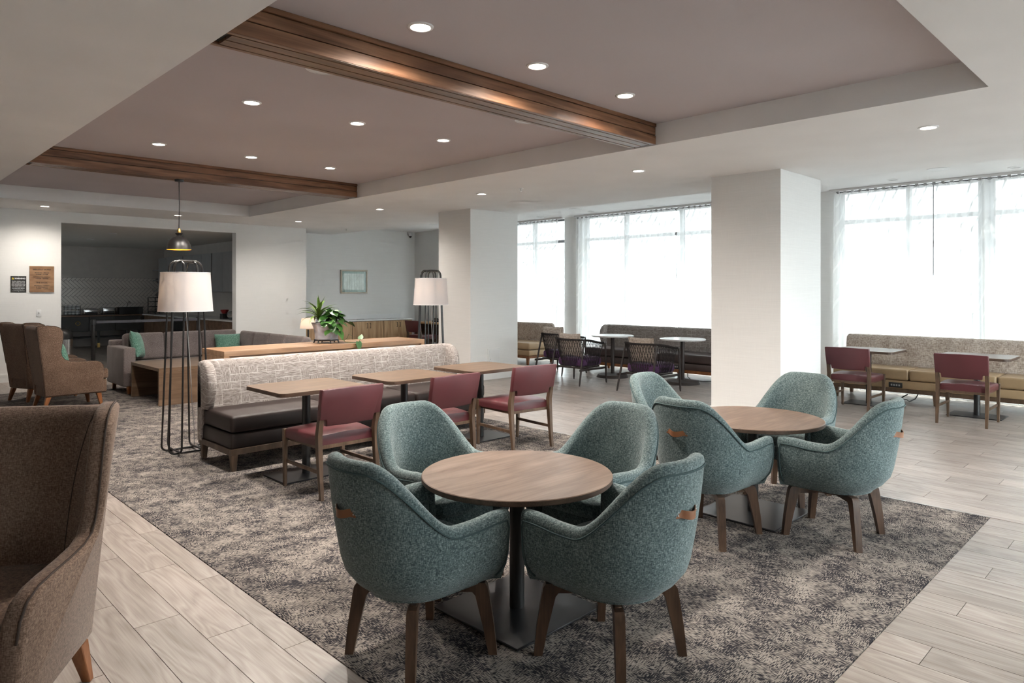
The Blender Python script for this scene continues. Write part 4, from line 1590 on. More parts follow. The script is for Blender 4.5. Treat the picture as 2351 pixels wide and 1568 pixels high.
# ---------------------------------------------------------------- woven rope armchair (faces local +x)
def make_rope_chair(label, loc, rot):
    t = thing('rope_armchair', label, 'armchair', loc, rot, 'woven rope armchairs by the window')
    def rail(s):        # s -1..1 along the top rail, from one arm front round the back
        a = abs(s)
        sg = 1 if s >= 0 else -1
        if a < 0.55:
            th = a / 0.55 * PI / 2
            x, y = -0.02 - 0.31 * math.cos(th), sg * 0.335 * math.sin(th)
        else:
            k = (a - 0.55) / 0.45
            x, y = -0.02 + 0.36 * k, sg * (0.335 - 0.005 * k)
        z = 0.735 - 0.075 * sstep(0.25, 1.0, a)
        return Vector((x, y, z))
    def low(s):
        p = rail(s)
        return Vector((p.x * 0.74 + 0.01, p.y * 0.76, 0.285))
    MB().tube([rail(-1 + 2 * i / 48) for i in range(49)], 0.013, 8).build('top_rail', BRONZE, t)
    m = MB()
    for i in range(90):      # rope turns round the rail
        s = -0.93 + 1.86 * i / 89
        p = rail(s)
        d = (rail(s + 0.01) - rail(s - 0.01)).normalized()
        u = Vector((0, 0, 1))
        v = d.cross(u).normalized()
        u = v.cross(d)
        m.tube([p + (v * math.cos(2 * PI * k / 6) + u * math.sin(2 * PI * k / 6)) * 0.0165 + d * (k / 6 - 0.5) * 0.006 for k in range(6)], 0.0048, 5, closed=True)
    o = m.build('rope_binding', ROPE, t)
    o['kind'] = 'stuff'
    m = MB()
    n = 40
    for i in range(n):
        s = -0.93 + 1.86 * i / (n - 1)
        for ds in (0.13, -0.13):
            e = max(-0.95, min(0.95, s + ds))
            a, b = rail(s), low(e)
            pts = []
            for k in range(5):
                q = k / 4
                p = a.lerp(b, q)
                mid = rail(s + (e - s) * q).lerp(low(s + (e - s) * q), q)
                pts.append(mid)
            m.tube(pts, 0.0042, 5, caps=False)
    o = m.build('rope_lattice', ROPE, t)
    o['kind'] = 'stuff'
    MB().tube([low(-1 + 2 * i / 40) for i in range(41)], 0.012, 8).build('seat_rail', BRONZE, t)
    for sx, sy in ((-1, -1), (-1, 1), (1, -1), (1, 1)):
        if sx < 0:
            top = rail(sy * 0.36)
            bot = (-0.345, sy * 0.325, 0)
        else:
            top = rail(sy * 0.99)
            bot = (0.345, sy * 0.345, 0)
        tp = Vector(top)
        bt = Vector(bot)
        MB().tube([bt, bt.lerp(tp, 0.06), bt.lerp(tp, 0.4), bt.lerp(tp, 0.9), tp], [0.009, 0.014, 0.017, 0.015, 0.012], 10).build('leg', BRONZE, t)
    for sy in (-1, 1):
        MB().box(-0.335, 0.335, sy * 0.325 - 0.012, sy * 0.325 + 0.012, 0.235, 0.27, 0.003, 1).build('side_stretcher', BRONZE, t)
    m = MB()
    m.box(-0.22, 0.29, -0.25, 0.25, 0.262, 0.29, 0.004, 1)
    m.box(-0.03, 0.03, -0.325, 0.325, 0.24, 0.262, 0.002, 1)
    m.build('seat_deck', BRONZE, t)
    MB().box(-0.20, 0.345, -0.26, 0.26, 0.29, 0.43, 0.05, 4).build('seat_cushion', PURPLE, t, 60)
    return t


rc = make_rope_chair('black rope armchair with purple seat, middle of the three, nearest the marble table stem', (8.82, 7.37, 0), 0.02)
dup(rc, 'black rope armchair with purple seat, farthest one near the slim column', (9.62, 8.45, 0), 0.03)
dup(rc, 'black rope armchair with purple seat, closest one beside the large column', (8.85, 5.99, 0), -0.05)
pillow('sand velvet back pillow in the middle rope armchair', (8.68, 7.39, 0.635), (-0.2, 0, PI / 2 - 0.02), 0.48, 0.40, 0.15, SAND, 'back_pillow')
pillow('sand velvet back pillow standing tall in the farthest rope armchair', (9.48, 8.47, 0.655), (-0.2, 0, PI / 2 + 0.1), 0.48, 0.44, 0.15, SAND, 'back_pillow')
pillow('sand velvet back pillow in the closest rope armchair', (8.71, 6.00, 0.63), (-0.2, 0, PI / 2 - 0.05), 0.48, 0.40, 0.15, SAND, 'back_pillow')


# ---------------------------------------------------------------- small marble bistro tables
def make_bistro(label, loc):
    t = thing('bistro_table', label, 'table', loc, 0, 'round marble tables by the window')
    MB().lathe([(0, 0.742), (0.368, 0.742), (0.373, 0.738), (0.373, 0.722), (0.368, 0.718), (0, 0.718)], 64).build('table_top', MARB, t, 30)
    MB().cyl((0, 0, 0.05), (0, 0, 0.718), 0.033, None, 20).build('post', BRONZE, t)
    MB().lathe([(0, 0.066), (0.05, 0.064), (0.21, 0.056), (0.26, 0.046), (0.28, 0.012), (0.285, 0.0), (0, 0.0)], 48).build('base', BRONZE, t, 30)
    return t


bt = make_bistro('small round marble-topped table between the two nearer rope chairs and the bench', (9.86, 7.42, 0))
dup(bt, 'small round marble-topped table beside the large column', (9.98, 6.08, 0))
# ================================================================== CURTAINS
def curtain(label, ya, yb, x=11.17, period=0.13, amp=0.032, z0=0.02, z1=3.055, seed=0, wand=None, pull=0.0):
    rnd = random.Random(seed)
    m = MB()
    n = int((yb - ya) / period * 10)
    rows = 7
    ph = rnd.random() * 6
    V = []
    for j in range(rows):
        q = j / (rows - 1)
        z = z1 + (z0 - z1) * q
        row = []
        for i in range(n + 1):
            u = i / n
            y = ya + (yb - ya) * u
            a = amp * (0.85 + 0.35 * q + 0.2 * math.sin(u * 17 + seed + q * 1.5))
            w = a * math.sin(2 * PI * (yb - ya) * u / period + ph + 0.5 * q * math.sin(u * 9 + seed))
            y2 = y + 0.02 * q * math.sin(u * 13 + seed) + pull * q * q * (1 - u)
            row.append(m.bm.verts.new((x + w, y2, z)))
        V.append(row)
    for j in range(rows - 1):
        for i in range(n):
            m.bm.faces.new((V[j][i], V[j][i + 1], V[j + 1][i + 1], V[j + 1][i]))
    o = m.build('sheer_curtain', CURT, None, 0)
    o.data.polygons.foreach_set('use_smooth', [True] * len(o.data.polygons))
    tag(o, label, 'curtain')
    # heading tape, carrier clips and pull wand
    m = MB()
    k = int((yb - ya) / 0.11)
    for i in range(k):
        y = ya + 0.05 + (yb - ya - 0.1) * i / max(1, k - 1)
        m.box(x - 0.006, x + 0.006, y - 0.02, y + 0.02, 3.045, 3.078)
    c = m.build('carrier_clips', GREYP, o, 0)
    c['kind'] = 'stuff'
    if wand is not None:
        MB().cyl((x - 0.06, wand, 1.75), (x - 0.055, wand, 3.05), 0.006, None, 8).build('pull_wand', GREYP, o)
    return o


curtain('white sheer curtain over the window beyond the tan bench, near the frame edge', -2.5, 4.10, seed=1, wand=2.72)
curtain('white sheer curtain over the window between the two columns, wide panel', 6.98, 9.36, seed=3, wand=6.9)
curtain('white sheer curtain panel partly hidden by the large column', 4.6, 6.94, seed=4)
curtain('white sheer curtain beside the slim column, over the short tan bench', 9.86, 13.85, seed=5, wand=11.1)
for (a, b), lab in zip(((-2.6, 4.16), (4.55, 9.40), (9.76, 13.95)),
                       ('white curtain track above the tan window bench', 'white curtain track between the two columns', 'white curtain track behind the slim column')):
    o = MB().box(11.14, 11.20, a, b, 3.078, 3.115, 0.004, 1).build('curtain_track', WHITEP)
    tag(o, lab, 'curtain track')


# ================================================================== CEILING FITTINGS
def make_downlight(label, loc, lit=True, r=0.075, watts=DOWN_W):
    t = thing('downlight', label, 'downlight', loc, 0, 'recessed downlights')
    MB().lathe([(r * 0.76, -0.004), (r * 0.82, -0.009), (r * 1.02, -0.006), (r * 1.06, 0.0)], 32).build('trim_ring', WHITEP, t)
    MB().lathe([(0, -0.0035), (r * 0.78, -0.0035)], 32).build('lens', LED if lit else LENSOFF, t)
    if lit:
        spot('downlight_beam', (0, 0, -0.012), watts, (1.0, 0.92, 0.83), t, 2.75, 0.9, r * 0.7)
    return t


dl = dls = None
names = []
for jy, yv in enumerate((3.30, 5.625, 7.93)):
    for ix, xv in enumerate((2.497, 3.515, 4.553)):
        row = ('in front of the near beam', 'between the beams, first row behind the near beam', 'between the beams, row next to the far beam')[jy]
        col = ('leftmost of three', 'middle of three', 'rightmost of three')[ix]
        names.append(((xv, yv, Z_TOP), 'lit tray-ceiling downlight %s, %s' % (row, col)))
for (xv, yv), lb in (((2.461, 13.31), 'lit downlight in the lowered ceiling above the breakfast sign'), ((4.488, 13.226), 'lit downlight in the lowered ceiling above the kitchen opening, behind the pendant cord'),
                     ((6.592, 12.707), 'lit downlight in the lowered ceiling above the blank wall right of the kitchen'), ((6.58, 9.827), 'lit downlight in the lowered ceiling left of the slim column'),
                     ((6.57, 7.252), 'lit downlight in the lowered ceiling right of the slim column'), ((6.569, 4.575), 'lit downlight in the lowered ceiling left of the large column'),
                     ((6.555, 1.643), 'large lit downlight in the lowered ceiling right of the large column')):
    names.append(((xv, yv, Z_SOF), lb))
for (xv, yv), lb in (((3.5, -0.9), 'lit downlight overhead behind the tray corner'), ((6.5, -1.2), 'lit downlight overhead right of the viewer')):
    names.append(((xv, yv, Z_SOF), lb))
dln = None
for loc, lb in names:
    low = loc[2] < Z_TOP - 0.1
    if low and loc[0] > 6.56 and 4 < loc[1] < 8:      # dimmed pair beside the columns
        if dln is None:
            dln = make_downlight(lb, loc, watts=SOFFIT_W * 0.25)
        else:
            dup(dln, lb, loc)
        continue
    if low and dls is None:
        dls = make_downlight(lb, loc, watts=SOFFIT_W)
    elif not low and dl is None:
        dl = make_downlight(lb, loc)
    else:
        dup(dls if low else dl, lb, loc)
un = None
for (xv, yv), lb in (((10.725, 3.126), 'unlit downlight in the window bay by the large column'), ((10.767, 1.72), 'unlit downlight in the window bay at the frame edge'), ((10.764, 8.621), 'unlit downlight in the window bay before the wall pier'),
                     ((10.811, 10.065), 'unlit downlight in the window bay left of the wall pier'), ((10.833, 7.263), 'unlit downlight in the window bay left of the large column')):
    if un is None:
        un = make_downlight(lb, (xv, yv, Z_TOP), False)
    else:
        dup(un, lb, (xv, yv, Z_TOP))
for (xv, yv, zv, r), lb in (((10.214, 2.446, Z_TOP, 0.13), 'flat white ceiling speaker in the bay above the tan window bench'), ((10.253, 8.61, Z_TOP, 0.13), 'flat white ceiling speaker in the bay right of the slim column'),
                            ((10.249, 13.0, Z_TOP, 0.13), 'flat white ceiling speaker in the far alcove near the camera'), ((2.486, 4.41, Z_TOP, 0.13), 'flat white ceiling speaker peeking from behind the near beam, closer to the viewer'),
                            ((4.584, 4.41, Z_TOP, 0.13), 'flat white ceiling speaker peeking from behind the near beam, towards the bay')):
    o = thing('ceiling_speaker', lb, 'speaker', (xv, yv, zv), 0, 'ceiling speakers')
    MB().lathe([(r * 0.9, -0.006), (r, -0.005), (r * 1.02, 0)], 40).build('bezel', WHITEP, o)
    MB().lathe([(0, -0.005), (r * 0.9, -0.005)], 40).build('grille', LENSOFF if zv > 9 else WHITEP, o)
for (xv, yv), lb in (((6.581, 6.478), 'small white sprinkler head in the ceiling left of the large column'), ((8.174, 13.532), 'small white sprinkler head in the far corner ceiling')):
    o = thing('sprinkler', lb, 'sprinkler', (xv, yv, Z_SOF), 0, 'ceiling sprinklers')
    MB().lathe([(0.033, 0), (0.032, -0.005), (0.012, -0.008), (0.010, -0.02), (0, -0.02)], 20).build('escutcheon', WHITEP, o)
    MB().lathe([(0.004, -0.018), (0.004, -0.035), (0.016, -0.037), (0.016, -0.040), (0, -0.040)], 12).build('deflector', CHROME, o)

# pendant
t = thing('pendant_lamp', 'black dome pendant with gold lining hanging from the far beam', 'lamp', (3.07, 9.0, 0))
MB().lathe([(0, Z_SOF - 0.02), (0.05, Z_SOF - 0.02), (0.055, Z_SOF), (0.055, Z_SOF + 0.008), (0, Z_SOF + 0.008)], 24).build('ceiling_rose', BLACKM, t)
MB().tube([(0, 0, Z_SOF - 0.01), (0.003, 0, 2.6), (-0.002, 0, 2.31)], 0.005, 6).build('cord', BLACKM, t)
MB().lathe([(0.0, 2.315), (0.012, 2.31), (0.017, 2.295), (0.022, 2.285), (0.022, 2.255), (0.012, 2.25)], 16).build('socket_cap', BRASS, t)
MB().lathe([(0.012, 2.252), (0.045, 2.25), (0.042, 2.24), (0.024, 2.222), (0.03, 2.212), (0.07, 2.195), (0.11, 2.155), (0.133, 2.10), (0.142, 2.045)], 40).build('dome', BLACKM, t)
MB().lathe([(0.0, 2.205), (0.03, 2.203), (0.068, 2.188), (0.107, 2.150), (0.130, 2.098), (0.1395, 2.0455)], 40).build('lining', GOLD, t)
MB().lathe([(0, 2.09), (0.02, 2.095), (0.03, 2.12), (0.02, 2.16), (0.015, 2.19)], 14).build('bulb', BULB, t)
point('pendant_light', (0, 0, 2.10), 2.0, (1.0, 0.75, 0.45), t, 0.025)

# security camera
t = thing('security_camera', 'small white dome camera high in the far wall corner', 'camera', (11.10, 15.12, 3.03))
MB().lathe([(0, 0.06), (0.05, 0.06), (0.052, 0.0), (0.046, -0.03), (0, -0.03)], 24).build('housing', WHITEP, t)
MB().lathe([(0, -0.075), (0.018, -0.07), (0.033, -0.055), (0.038, -0.03), (0, -0.03)], 20).build('lens_dome', BLACKP, t)
MB().box(-0.05, 0.05, 0.0, 0.08, 0.02, 0.085, 0.005, 1).build('bracket', WHITEP, t)


# ================================================================== PLANT on the console
t = thing('potted_plant', 'leafy potted plant in a fluted grey planter on the oak console', 'plant', (4.285, 7.55, 0.900))
hexa = [(math.cos(PI / 3 * k + 0.35), math.sin(PI / 3 * k + 0.35)) for k in range(6)]
secs = []
for r, z in ((0.138, 0.045), (0.139, 0.06), (0.143, 0.12), (0.153, 0.17), (0.173, 0.225), (0.186, 0.245), (0.178, 0.246), (0.150, 0.19), (0.13, 0.10)):
    secs.append([(r * x, r * y, z) for x, y in hexa])
pl = MB().loft(secs).build('planter', PLANTER, t, 0)
m = MB()
m.prism([(0.148 * x, 0.148 * y) for x, y in hexa], 0.026, 0.045)
m.build('stand', BLACKM, t, 0)
for x, y in hexa:
    MB().tube([(0.138 * x, 0.138 * y, 0.03), (0.145 * x, 0.145 * y, 0.015), (0.150 * x, 0.150 * y, 0.0)], [0.012, 0.007, 0.009], 8).build('stand_foot', BLACKM, t)
MB().prism([(0.155 * x, 0.155 * y) for x, y in hexa], 0.20, 0.215).build('soil', SOIL, t, 0)


def strap_leaf(L, w, droop):
    m = MB()
    n = 8
    rows = []
    for i in range(n + 1):
        q = i / n
        ang = 1.15 - droop * q
        if i == 0:
            p = Vector((0, 0, 0))
        else:
            p = rows[-1][3] + Vector((math.cos(ang), 0, math.sin(ang))) * (L / n)
        ww = w * (math.sin(PI * min(1, q * 0.9 + 0.12)) ** 0.8) * (1 - q ** 5)
        nrm = Vector((-math.sin(ang), 0, math.cos(ang)))
        rows.append((p + Vector((0, ww, 0)) + nrm * ww * 0.35, p - Vector((0, ww, 0)) + nrm * ww * 0.35, nrm, p))
    V = [(m.bm.verts.new(r[0]), m.bm.verts.new(r[3]), m.bm.verts.new(r[1])) for r in rows]
    for a, b in zip(V, V[1:]):
        m.bm.faces.new((a[0], a[1], b[1], b[0]))
        m.bm.faces.new((a[1], a[2], b[2], b[1]))
    me = m.mesh('leaf', 80)
    me.materials.append(LEAFA)
    return me


def heart_leaf(L):
    m = MB()
    out = [(0, 0), (-0.10, 0.22), (0.0, 0.42), (0.25, 0.48), (0.55, 0.36), (0.82, 0.15), (1.0, 0)]
    mid = [(0, 0, 0.0), (0.0, 0, 0.0), (0.1, 0, -0.01), (0.3, 0, -0.03), (0.55, 0, -0.06), (0.8, 0, -0.13), (1.0, 0, -0.22)]
    c = [m.bm.verts.new((x * L, 0, z * L)) for x, y, z in mid]
    for sg in (1, -1):
        e = [m.bm.verts.new((x * L, sg * y * L, (mid[i][2] + 0.10 * y) * L)) for i, (x, y) in enumerate(out)]
        for i in range(len(c) - 1):
            try:
                m.bm.faces.new((c[i], c[i + 1], e[i + 1], e[i]))
            except ValueError:
                pass
    bmesh.ops.remove_doubles(m.bm, verts=m.bm.verts, dist=0.0005)
    me = m.mesh('leaf', 80)
    me.materials.append(LEAFB)
    return me


lf = [strap_leaf(0.31, 0.021, 1.5), strap_leaf(0.27, 0.021, 1.1), strap_leaf(0.24, 0.018, 0.3), strap_leaf(0.28, 0.019, 2.2)]
hl = [heart_leaf(0.090), heart_leaf(0.115), heart_leaf(0.075)]
rnd = random.Random(11)
# dracaena rosette, on the left half of the planter
crown = Vector((-0.075, 0.05, 0.26))
MB().tube([(-0.05, 0.04, 0.21), (-0.053, 0.043, 0.30), crown + Vector((0, 0, 0.10))], [0.014, 0.011, 0.006], 8).build('stem', LEAFA, t)
for k in range(26):
    a = k * 2.399 + 0.4
    tier = k / 26
    mi = 3 if tier < 0.22 else (0 if tier < 0.6 else (1 if tier < 0.85 else 2))
    o = put('leaf', lf[mi], t, crown + Vector((0, 0, 0.11 * tier)), (rnd.uniform(-0.12, 0.12), 0.12 - 0.30 * tier + rnd.uniform(-0.1, 0.1), a))
# pothos, mounding at the right half
for k in range(64):
    a = rnd.uniform(0, 2 * PI)
    r = abs(rnd.gauss(0, 0.07))
    p = Vector((0.045 + r * math.cos(a) * 1.05, -0.05 + r * math.sin(a) * 1.05, 0.245 + 0.16 * max(0, 1 - (r / 0.15) ** 2) * rnd.uniform(0.3, 1)))
    o = put('leaf', hl[k % 3], t, p, (rnd.uniform(-0.4, 0.4), rnd.uniform(-0.1, 0.75), a + rnd.uniform(-0.5, 0.5)))
# leaves spilling over the front rim and a trailing vine
for (x, y, z, rz, ry, mi) in ((-0.01, -0.16, 0.23, -2.0, 0.9, 1), (0.06, -0.165, 0.225, -1.2, 0.8, 1), (-0.05, -0.17, 0.16, -2.7, 0.35, 1), (0.075, -0.175, 0.14, -1.3, 0.9, 1), (0.02, -0.17, 0.18, -1.6, 1.0, 0), (0.10, -0.15, 0.25, -0.8, 0.4, 1), (-0.10, -0.13, 0.25, -2.5, 0.3, 0)):
    put('leaf', hl[mi], t, (x, y, z), (0, ry, rz))
vine = [(0.06, -0.16, 0.235), (0.08, -0.185, 0.15), (0.10, -0.20, 0.05), (0.12, -0.24, 0.014), (0.16, -0.29, 0.010), (0.20, -0.34, 0.008), (0.235, -0.352, 0.015), (0.26, -0.345, 0.05)]
MB().tube(vine, 0.0028, 6).build('vine', LEAFB, t)
MB().tube([(0.11, -0.22, 0.03), (0.17, -0.20, 0.06), (0.20, -0.18, 0.10)], 0.0025, 6).build('vine', LEAFB, t)
for (x, y, z, rz, ry, mi) in ((0.225, -0.356, 0.018, -1.25, 1.25, 1), (0.20, -0.18, 0.105, -0.5, 0.4, 2), (0.26, -0.345, 0.05, 0.6, -1.0, 2)):
    put('leaf', hl[mi], t, (x, y, z), (0, ry, rz))


# ================================================================== FAR ALCOVE
# low oak cabinets with a white top: each unit is a thing, the worktop another
lab = ('oak base cabinet nearest the kitchen wall, behind the potted plant', 'oak double-door base cabinet, middle unit in the alcove', 'oak double-door base cabinet, end unit next to the desk')
for i, (a, b) in enumerate(((7.66, 9.005), (9.005, 9.91), (9.91, 10.79))):
    t = thing('base_cabinet', lab[i], 'cabinet', (a, 14.62, 0), 0, 'oak base cabinets')
    w = b - a
    MB().box(0.004, w - 0.004, 0.02, 0.57, 0.08, 0.775).build('carcass', LEG, t, 0)
    MB().box(0.01, w - 0.01, 0.07, 0.55, 0, 0.08).build('toe_kick', BLACKP, t, 0)
    nd = 2
    for k in range(nd):
        x0 = 0.006 + (w - 0.012) * k / nd
        x1 = 0.006 + (w - 0.012) * (k + 1) / nd
        d = MB().box(x0 + 0.002, x1 - 0.002, 0, 0.02, 0.085, 0.765, 0.001, 1).build('door', OAK, t, 0)
        hx = x1 - 0.045 if k == 0 else x0 + 0.045
        m = MB()
        m.tube([(hx, 0.0, 0.60), (hx, -0.03, 0.60), (hx, -0.03, 0.72), (hx, 0.0, 0.72)], 0.006, 6)
        m.build('handle', BRONZE, d)
o = MB().box(7.64, 10.83, 14.59, Y_END - 0.002, 0.777, 0.808, 0.003, 1).build('worktop', WHITEP)
tag(o, 'white worktop over the oak base cabinets in the alcove', 'worktop')
MB().box(7.64, 10.81, Y_END - 0.022, Y_END - 0.003, 0.808, 0.92, 0.002, 1).build('upstand', WHITEP, o)
MB().box(9.25, 9.42, 14.75, 14.83, 0.808, 0.815).build('cable_grommet', GREYP, o, 0)

t = thing('framed_print', 'pale print in a cream frame on the alcove wall', 'picture', (9.397, Y_END - 0.001, 1.755))
W2, H2 = 0.385, 0.298
for x0, x1, z0, z1 in ((-W2, W2, H2 - 0.035, H2), (-W2, W2, -H2, -H2 + 0.035), (-W2, -W2 + 0.035, -H2 + 0.035, H2 - 0.035), (W2 - 0.035, W2, -H2 + 0.035, H2 - 0.035)):
    MB().box(x0, x1, -0.035, 0, z0, z1, 0.003, 1).build('frame_rail', CREAM, t)
MB().box(-W2 + 0.03, W2 - 0.03, -0.012, 0, -H2 + 0.03, H2 - 0.03).build('mat_board', SAGE, t, 0)
MB().box(-0.29, 0.29, -0.016, -0.012, -0.205, 0.205).build('print', ART, t, 0)
MB().box(-W2 + 0.033, W2 - 0.033, -0.021, -0.019, -H2 + 0.033, H2 - 0.033).build('glazing', GLASS, t, 0)

# desk and chair behind the lamp
t = thing('desk', 'light wood desk against the far wall behind the second lamp', 'desk', (10.50, 12.75, 0))
MB().box(0, 0.62, 0, 1.5, 0.70, 0.735, 0.002, 1).build('desk_top', OAK, t)
MB().box(0.05, 0.60, 0.05, 0.09, 0, 0.70).build('side_panel', LEG, t, 0)
MB().box(0.05, 0.60, 1.41, 1.45, 0, 0.70).build('side_panel', LEG, t, 0)
MB().box(0.55, 0.58, 0.09, 1.41, 0.2, 0.70).build('modesty_panel', LEG, t, 0)
o = thing('desk_phone', 'black desk phone on the light wood desk', 'phone', (10.85, 13.60, 0.736))
MB().box(-0.10, 0.10, -0.12, 0.12, 0, 0.05, 0.01, 2).build('body', BLACKP, o)
MB().tube([(-0.07, -0.10, 0.06), (-0.07, -0.06, 0.085), (-0.07, 0.06, 0.085), (-0.07, 0.10, 0.06)], 0.02, 8).build('handset', BLACKP, o)
dup(dc, 'maroon vinyl dining chair at the light wood desk in the far alcove', (10.16, 13.35, 0), 0.05)

# table lamp on a side table behind the plant
t = thing('side_table', 'small dark side table behind the sofa carrying a table lamp', 'table', (7.15, 13.35, 0))
MB().lathe([(0, 0.46), (0.24, 0.46), (0.24, 0.44), (0, 0.44)], 32).build('table_top', UTB, t, 30)
MB().cyl((0, 0, 0.02), (0, 0, 0.44), 0.02, None, 12).build('post', BLACKM, t)
MB().lathe([(0, 0.02), (0.18, 0.018), (0.18, 0), (0, 0)], 32).build('base', BLACKM, t, 30)
t = thing('table_lamp', 'small table lamp with pale shade glowing behind the plant', 'lamp', (7.15, 13.35, 0.46))
MB().lathe([(0, 0), (0.07, 0), (0.07, 0.015), (0.02, 0.03), (0.016, 0.25), (0, 0.25)], 20).build('base', BLACKM, t, 30)
m = MB()
m.lathe([(0.17, 0.27), (0.135, 0.49)], 40)
m.build('lamp_shade', SHADE, t)
point('bulb_light', (0, 0, 0.38), 0.6, (1.0, 0.72, 0.48), t, 0.03)


# ================================================================== WALL SIGNS
def lines_on(parent, rows, mat, y):
    for body, size, x, z, al, bold in rows:
        me = text_mesh(body, size, al, bold)
        me.materials.append(mat)
        put('lettering', me, parent, (x, y, z), (PI / 2, 0, 0))


t = thing('breakfast_sign', 'square oak sign with breakfast hours beside the kitchen opening', 'sign', (2.558, Y_KIT - 0.001, 1.729))
MB().box(-0.176, 0.176, -0.018, 0, -0.224, 0.224, 0.002, 1).build('board', SIGNW, t)
lines_on(t, [('BREAKFAST BUFFET', 0.030, 0, 0.163, 'CENTER', 0.0009), ('MONDAY - FRIDAY', 0.024, 0, 0.108, 'CENTER', 0.0006), ('6:30AM - 9:30AM', 0.024, 0, 0.080, 'CENTER', 0.0006),
             ('SATURDAY & SUNDAY', 0.024, 0, 0.036, 'CENTER', 0.0006), ('7:00AM - 10:00AM', 0.024, 0, 0.008, 'CENTER', 0.0006), ('THE SOCIAL', 0.030, 0, -0.062, 'CENTER', 0.0009),
             ('MONDAY, TUESDAY', 0.024, 0, -0.112, 'CENTER', 0.0006), ('& WEDNESDAY', 0.024, 0, -0.139, 'CENTER', 0.0006), ('5:00PM - 7:00PM', 0.024, 0, -0.166, 'CENTER', 0.0006)], INK, -0.0185)
t = thing('warning_sign', 'small black warning sign with yellow triangle left of the oak sign', 'sign', (2.228, Y_KIT - 0.001, 1.640))
MB().box(-0.109, 0.109, -0.006, 0, -0.137, 0.137, 0.001, 1).build('plate', SIGNB, t)
tri = MB().prism([(-0.096, 0.082), (-0.058, 0.082), (-0.077, 0.117)], 0, 0.0008, M=Matrix.Rotation(PI / 2, 4, 'X') @ Matrix.Translation((0, 0, 0.0062))).build('warning_triangle', YELLOW, t, 0)
lines_on(t, [('!', 0.024, -0.077, 0.095, 'CENTER', 0.0006)], SIGNB, -0.0074)
lines_on(t, [('WARNING:', 0.030, 0.022, 0.096, 'CENTER', 0.0012)] + [(s, 0.0185, 0, 0.050 - 0.0235 * i, 'CENTER', 0.0006) for i, s in enumerate(('Drinking distilled spirits,', 'beer, coolers, wine and', 'other alcoholic beverages', 'may increase cancer risk,', 'and, during pregnancy,', 'can cause birth defects.'))]
         + [('For more information go to', 0.0125, 0, -0.093, 'CENTER', 0), ('www.P65Warnings.ca.gov/alcohol', 0.0125, 0, -0.108, 'CENTER', 0)], WHITEP, -0.0068)
for z in (0.124, -0.127):
    MB().cyl((0, -0.006, z), (0, -0.008, z), 0.004, None, 10).build('screw', CHROME, t)
t = thing('light_switch', 'white light switch plate below the oak sign', 'switch', (2.515, Y_KIT - 0.001, 1.148))
MB().box(-0.036, 0.036, -0.006, 0, -0.058, 0.058, 0.003, 2).build('plate', WHITEP, t)
MB().box(-0.006, 0.006, -0.014, -0.004, -0.012, 0.012).build('toggle', GREYP, t, 0)


# ================================================================== AT THE OPENING
def make_stanchion(label, loc):
    t = thing('stanchion', label, 'barrier post', loc, 0, 'belt barrier posts')
    MB().box(-0.16, 0.16, -0.16, 0.16, 0, 0.018, 0.006, 2).build('base', BLACKM, t)
    MB().cyl((0, 0, 0.018), (0, 0, 0.93), 0.034, None, 20).build('post', BLACKM, t)
    MB().lathe([(0.034, 0.90), (0.040, 0.905), (0.040, 0.99), (0.036, 1.0), (0, 1.0)], 20).build('cassette', BLACKP, t)
    return t


st1 = make_stanchion('black barrier post at the kitchen opening, left end of the belt', (3.40, 14.36, 0))
st2 = dup(st1, 'black barrier post at the kitchen opening, behind the floor lamp', (5.30, 14.45, 0))
o = MB().box(3.44, 5.26, 14.395, 14.399, 0.925, 0.975, 0, 1, M=None).build('barrier_belt', plain('belt_webbing', (0.06, 0.062, 0.075), 0.8), None, 0)
tag(o, 'dark grey retractable belt stretched across the kitchen opening', 'belt')
t = thing('ottoman', 'round dark vinyl ottoman beyond the wing chairs', 'ottoman', (2.66, 12.80, 0))
MB().lathe([(0, 0.45), (0.17, 0.448), (0.195, 0.435), (0.20, 0.41), (0.185, 0.32), (0.155, 0.20), (0.13, 0.10), (0, 0.10)], 36).build('seat', BROWNV, t, 60)
MB().lathe([(0.12, 0.10), (0.12, 0.0), (0, 0.0)], 24).build('plinth', BLACKM, t, 60)
t = thing('trash_can', 'dome-topped steel trash can just inside the kitchen', 'trash can', (2.98, 14.80, 0))
MB().lathe([(0, 0), (0.185, 0), (0.19, 0.01), (0.19, 0.64), (0, 0.64)], 36).build('body', CHROME, t, 40)
MB().lathe([(0.194, 0.64), (0.194, 0.67), (0.185, 0.74), (0.15, 0.81), (0.09, 0.85), (0, 0.86)], 36).build('dome_lid', BLACKM, t, 40)

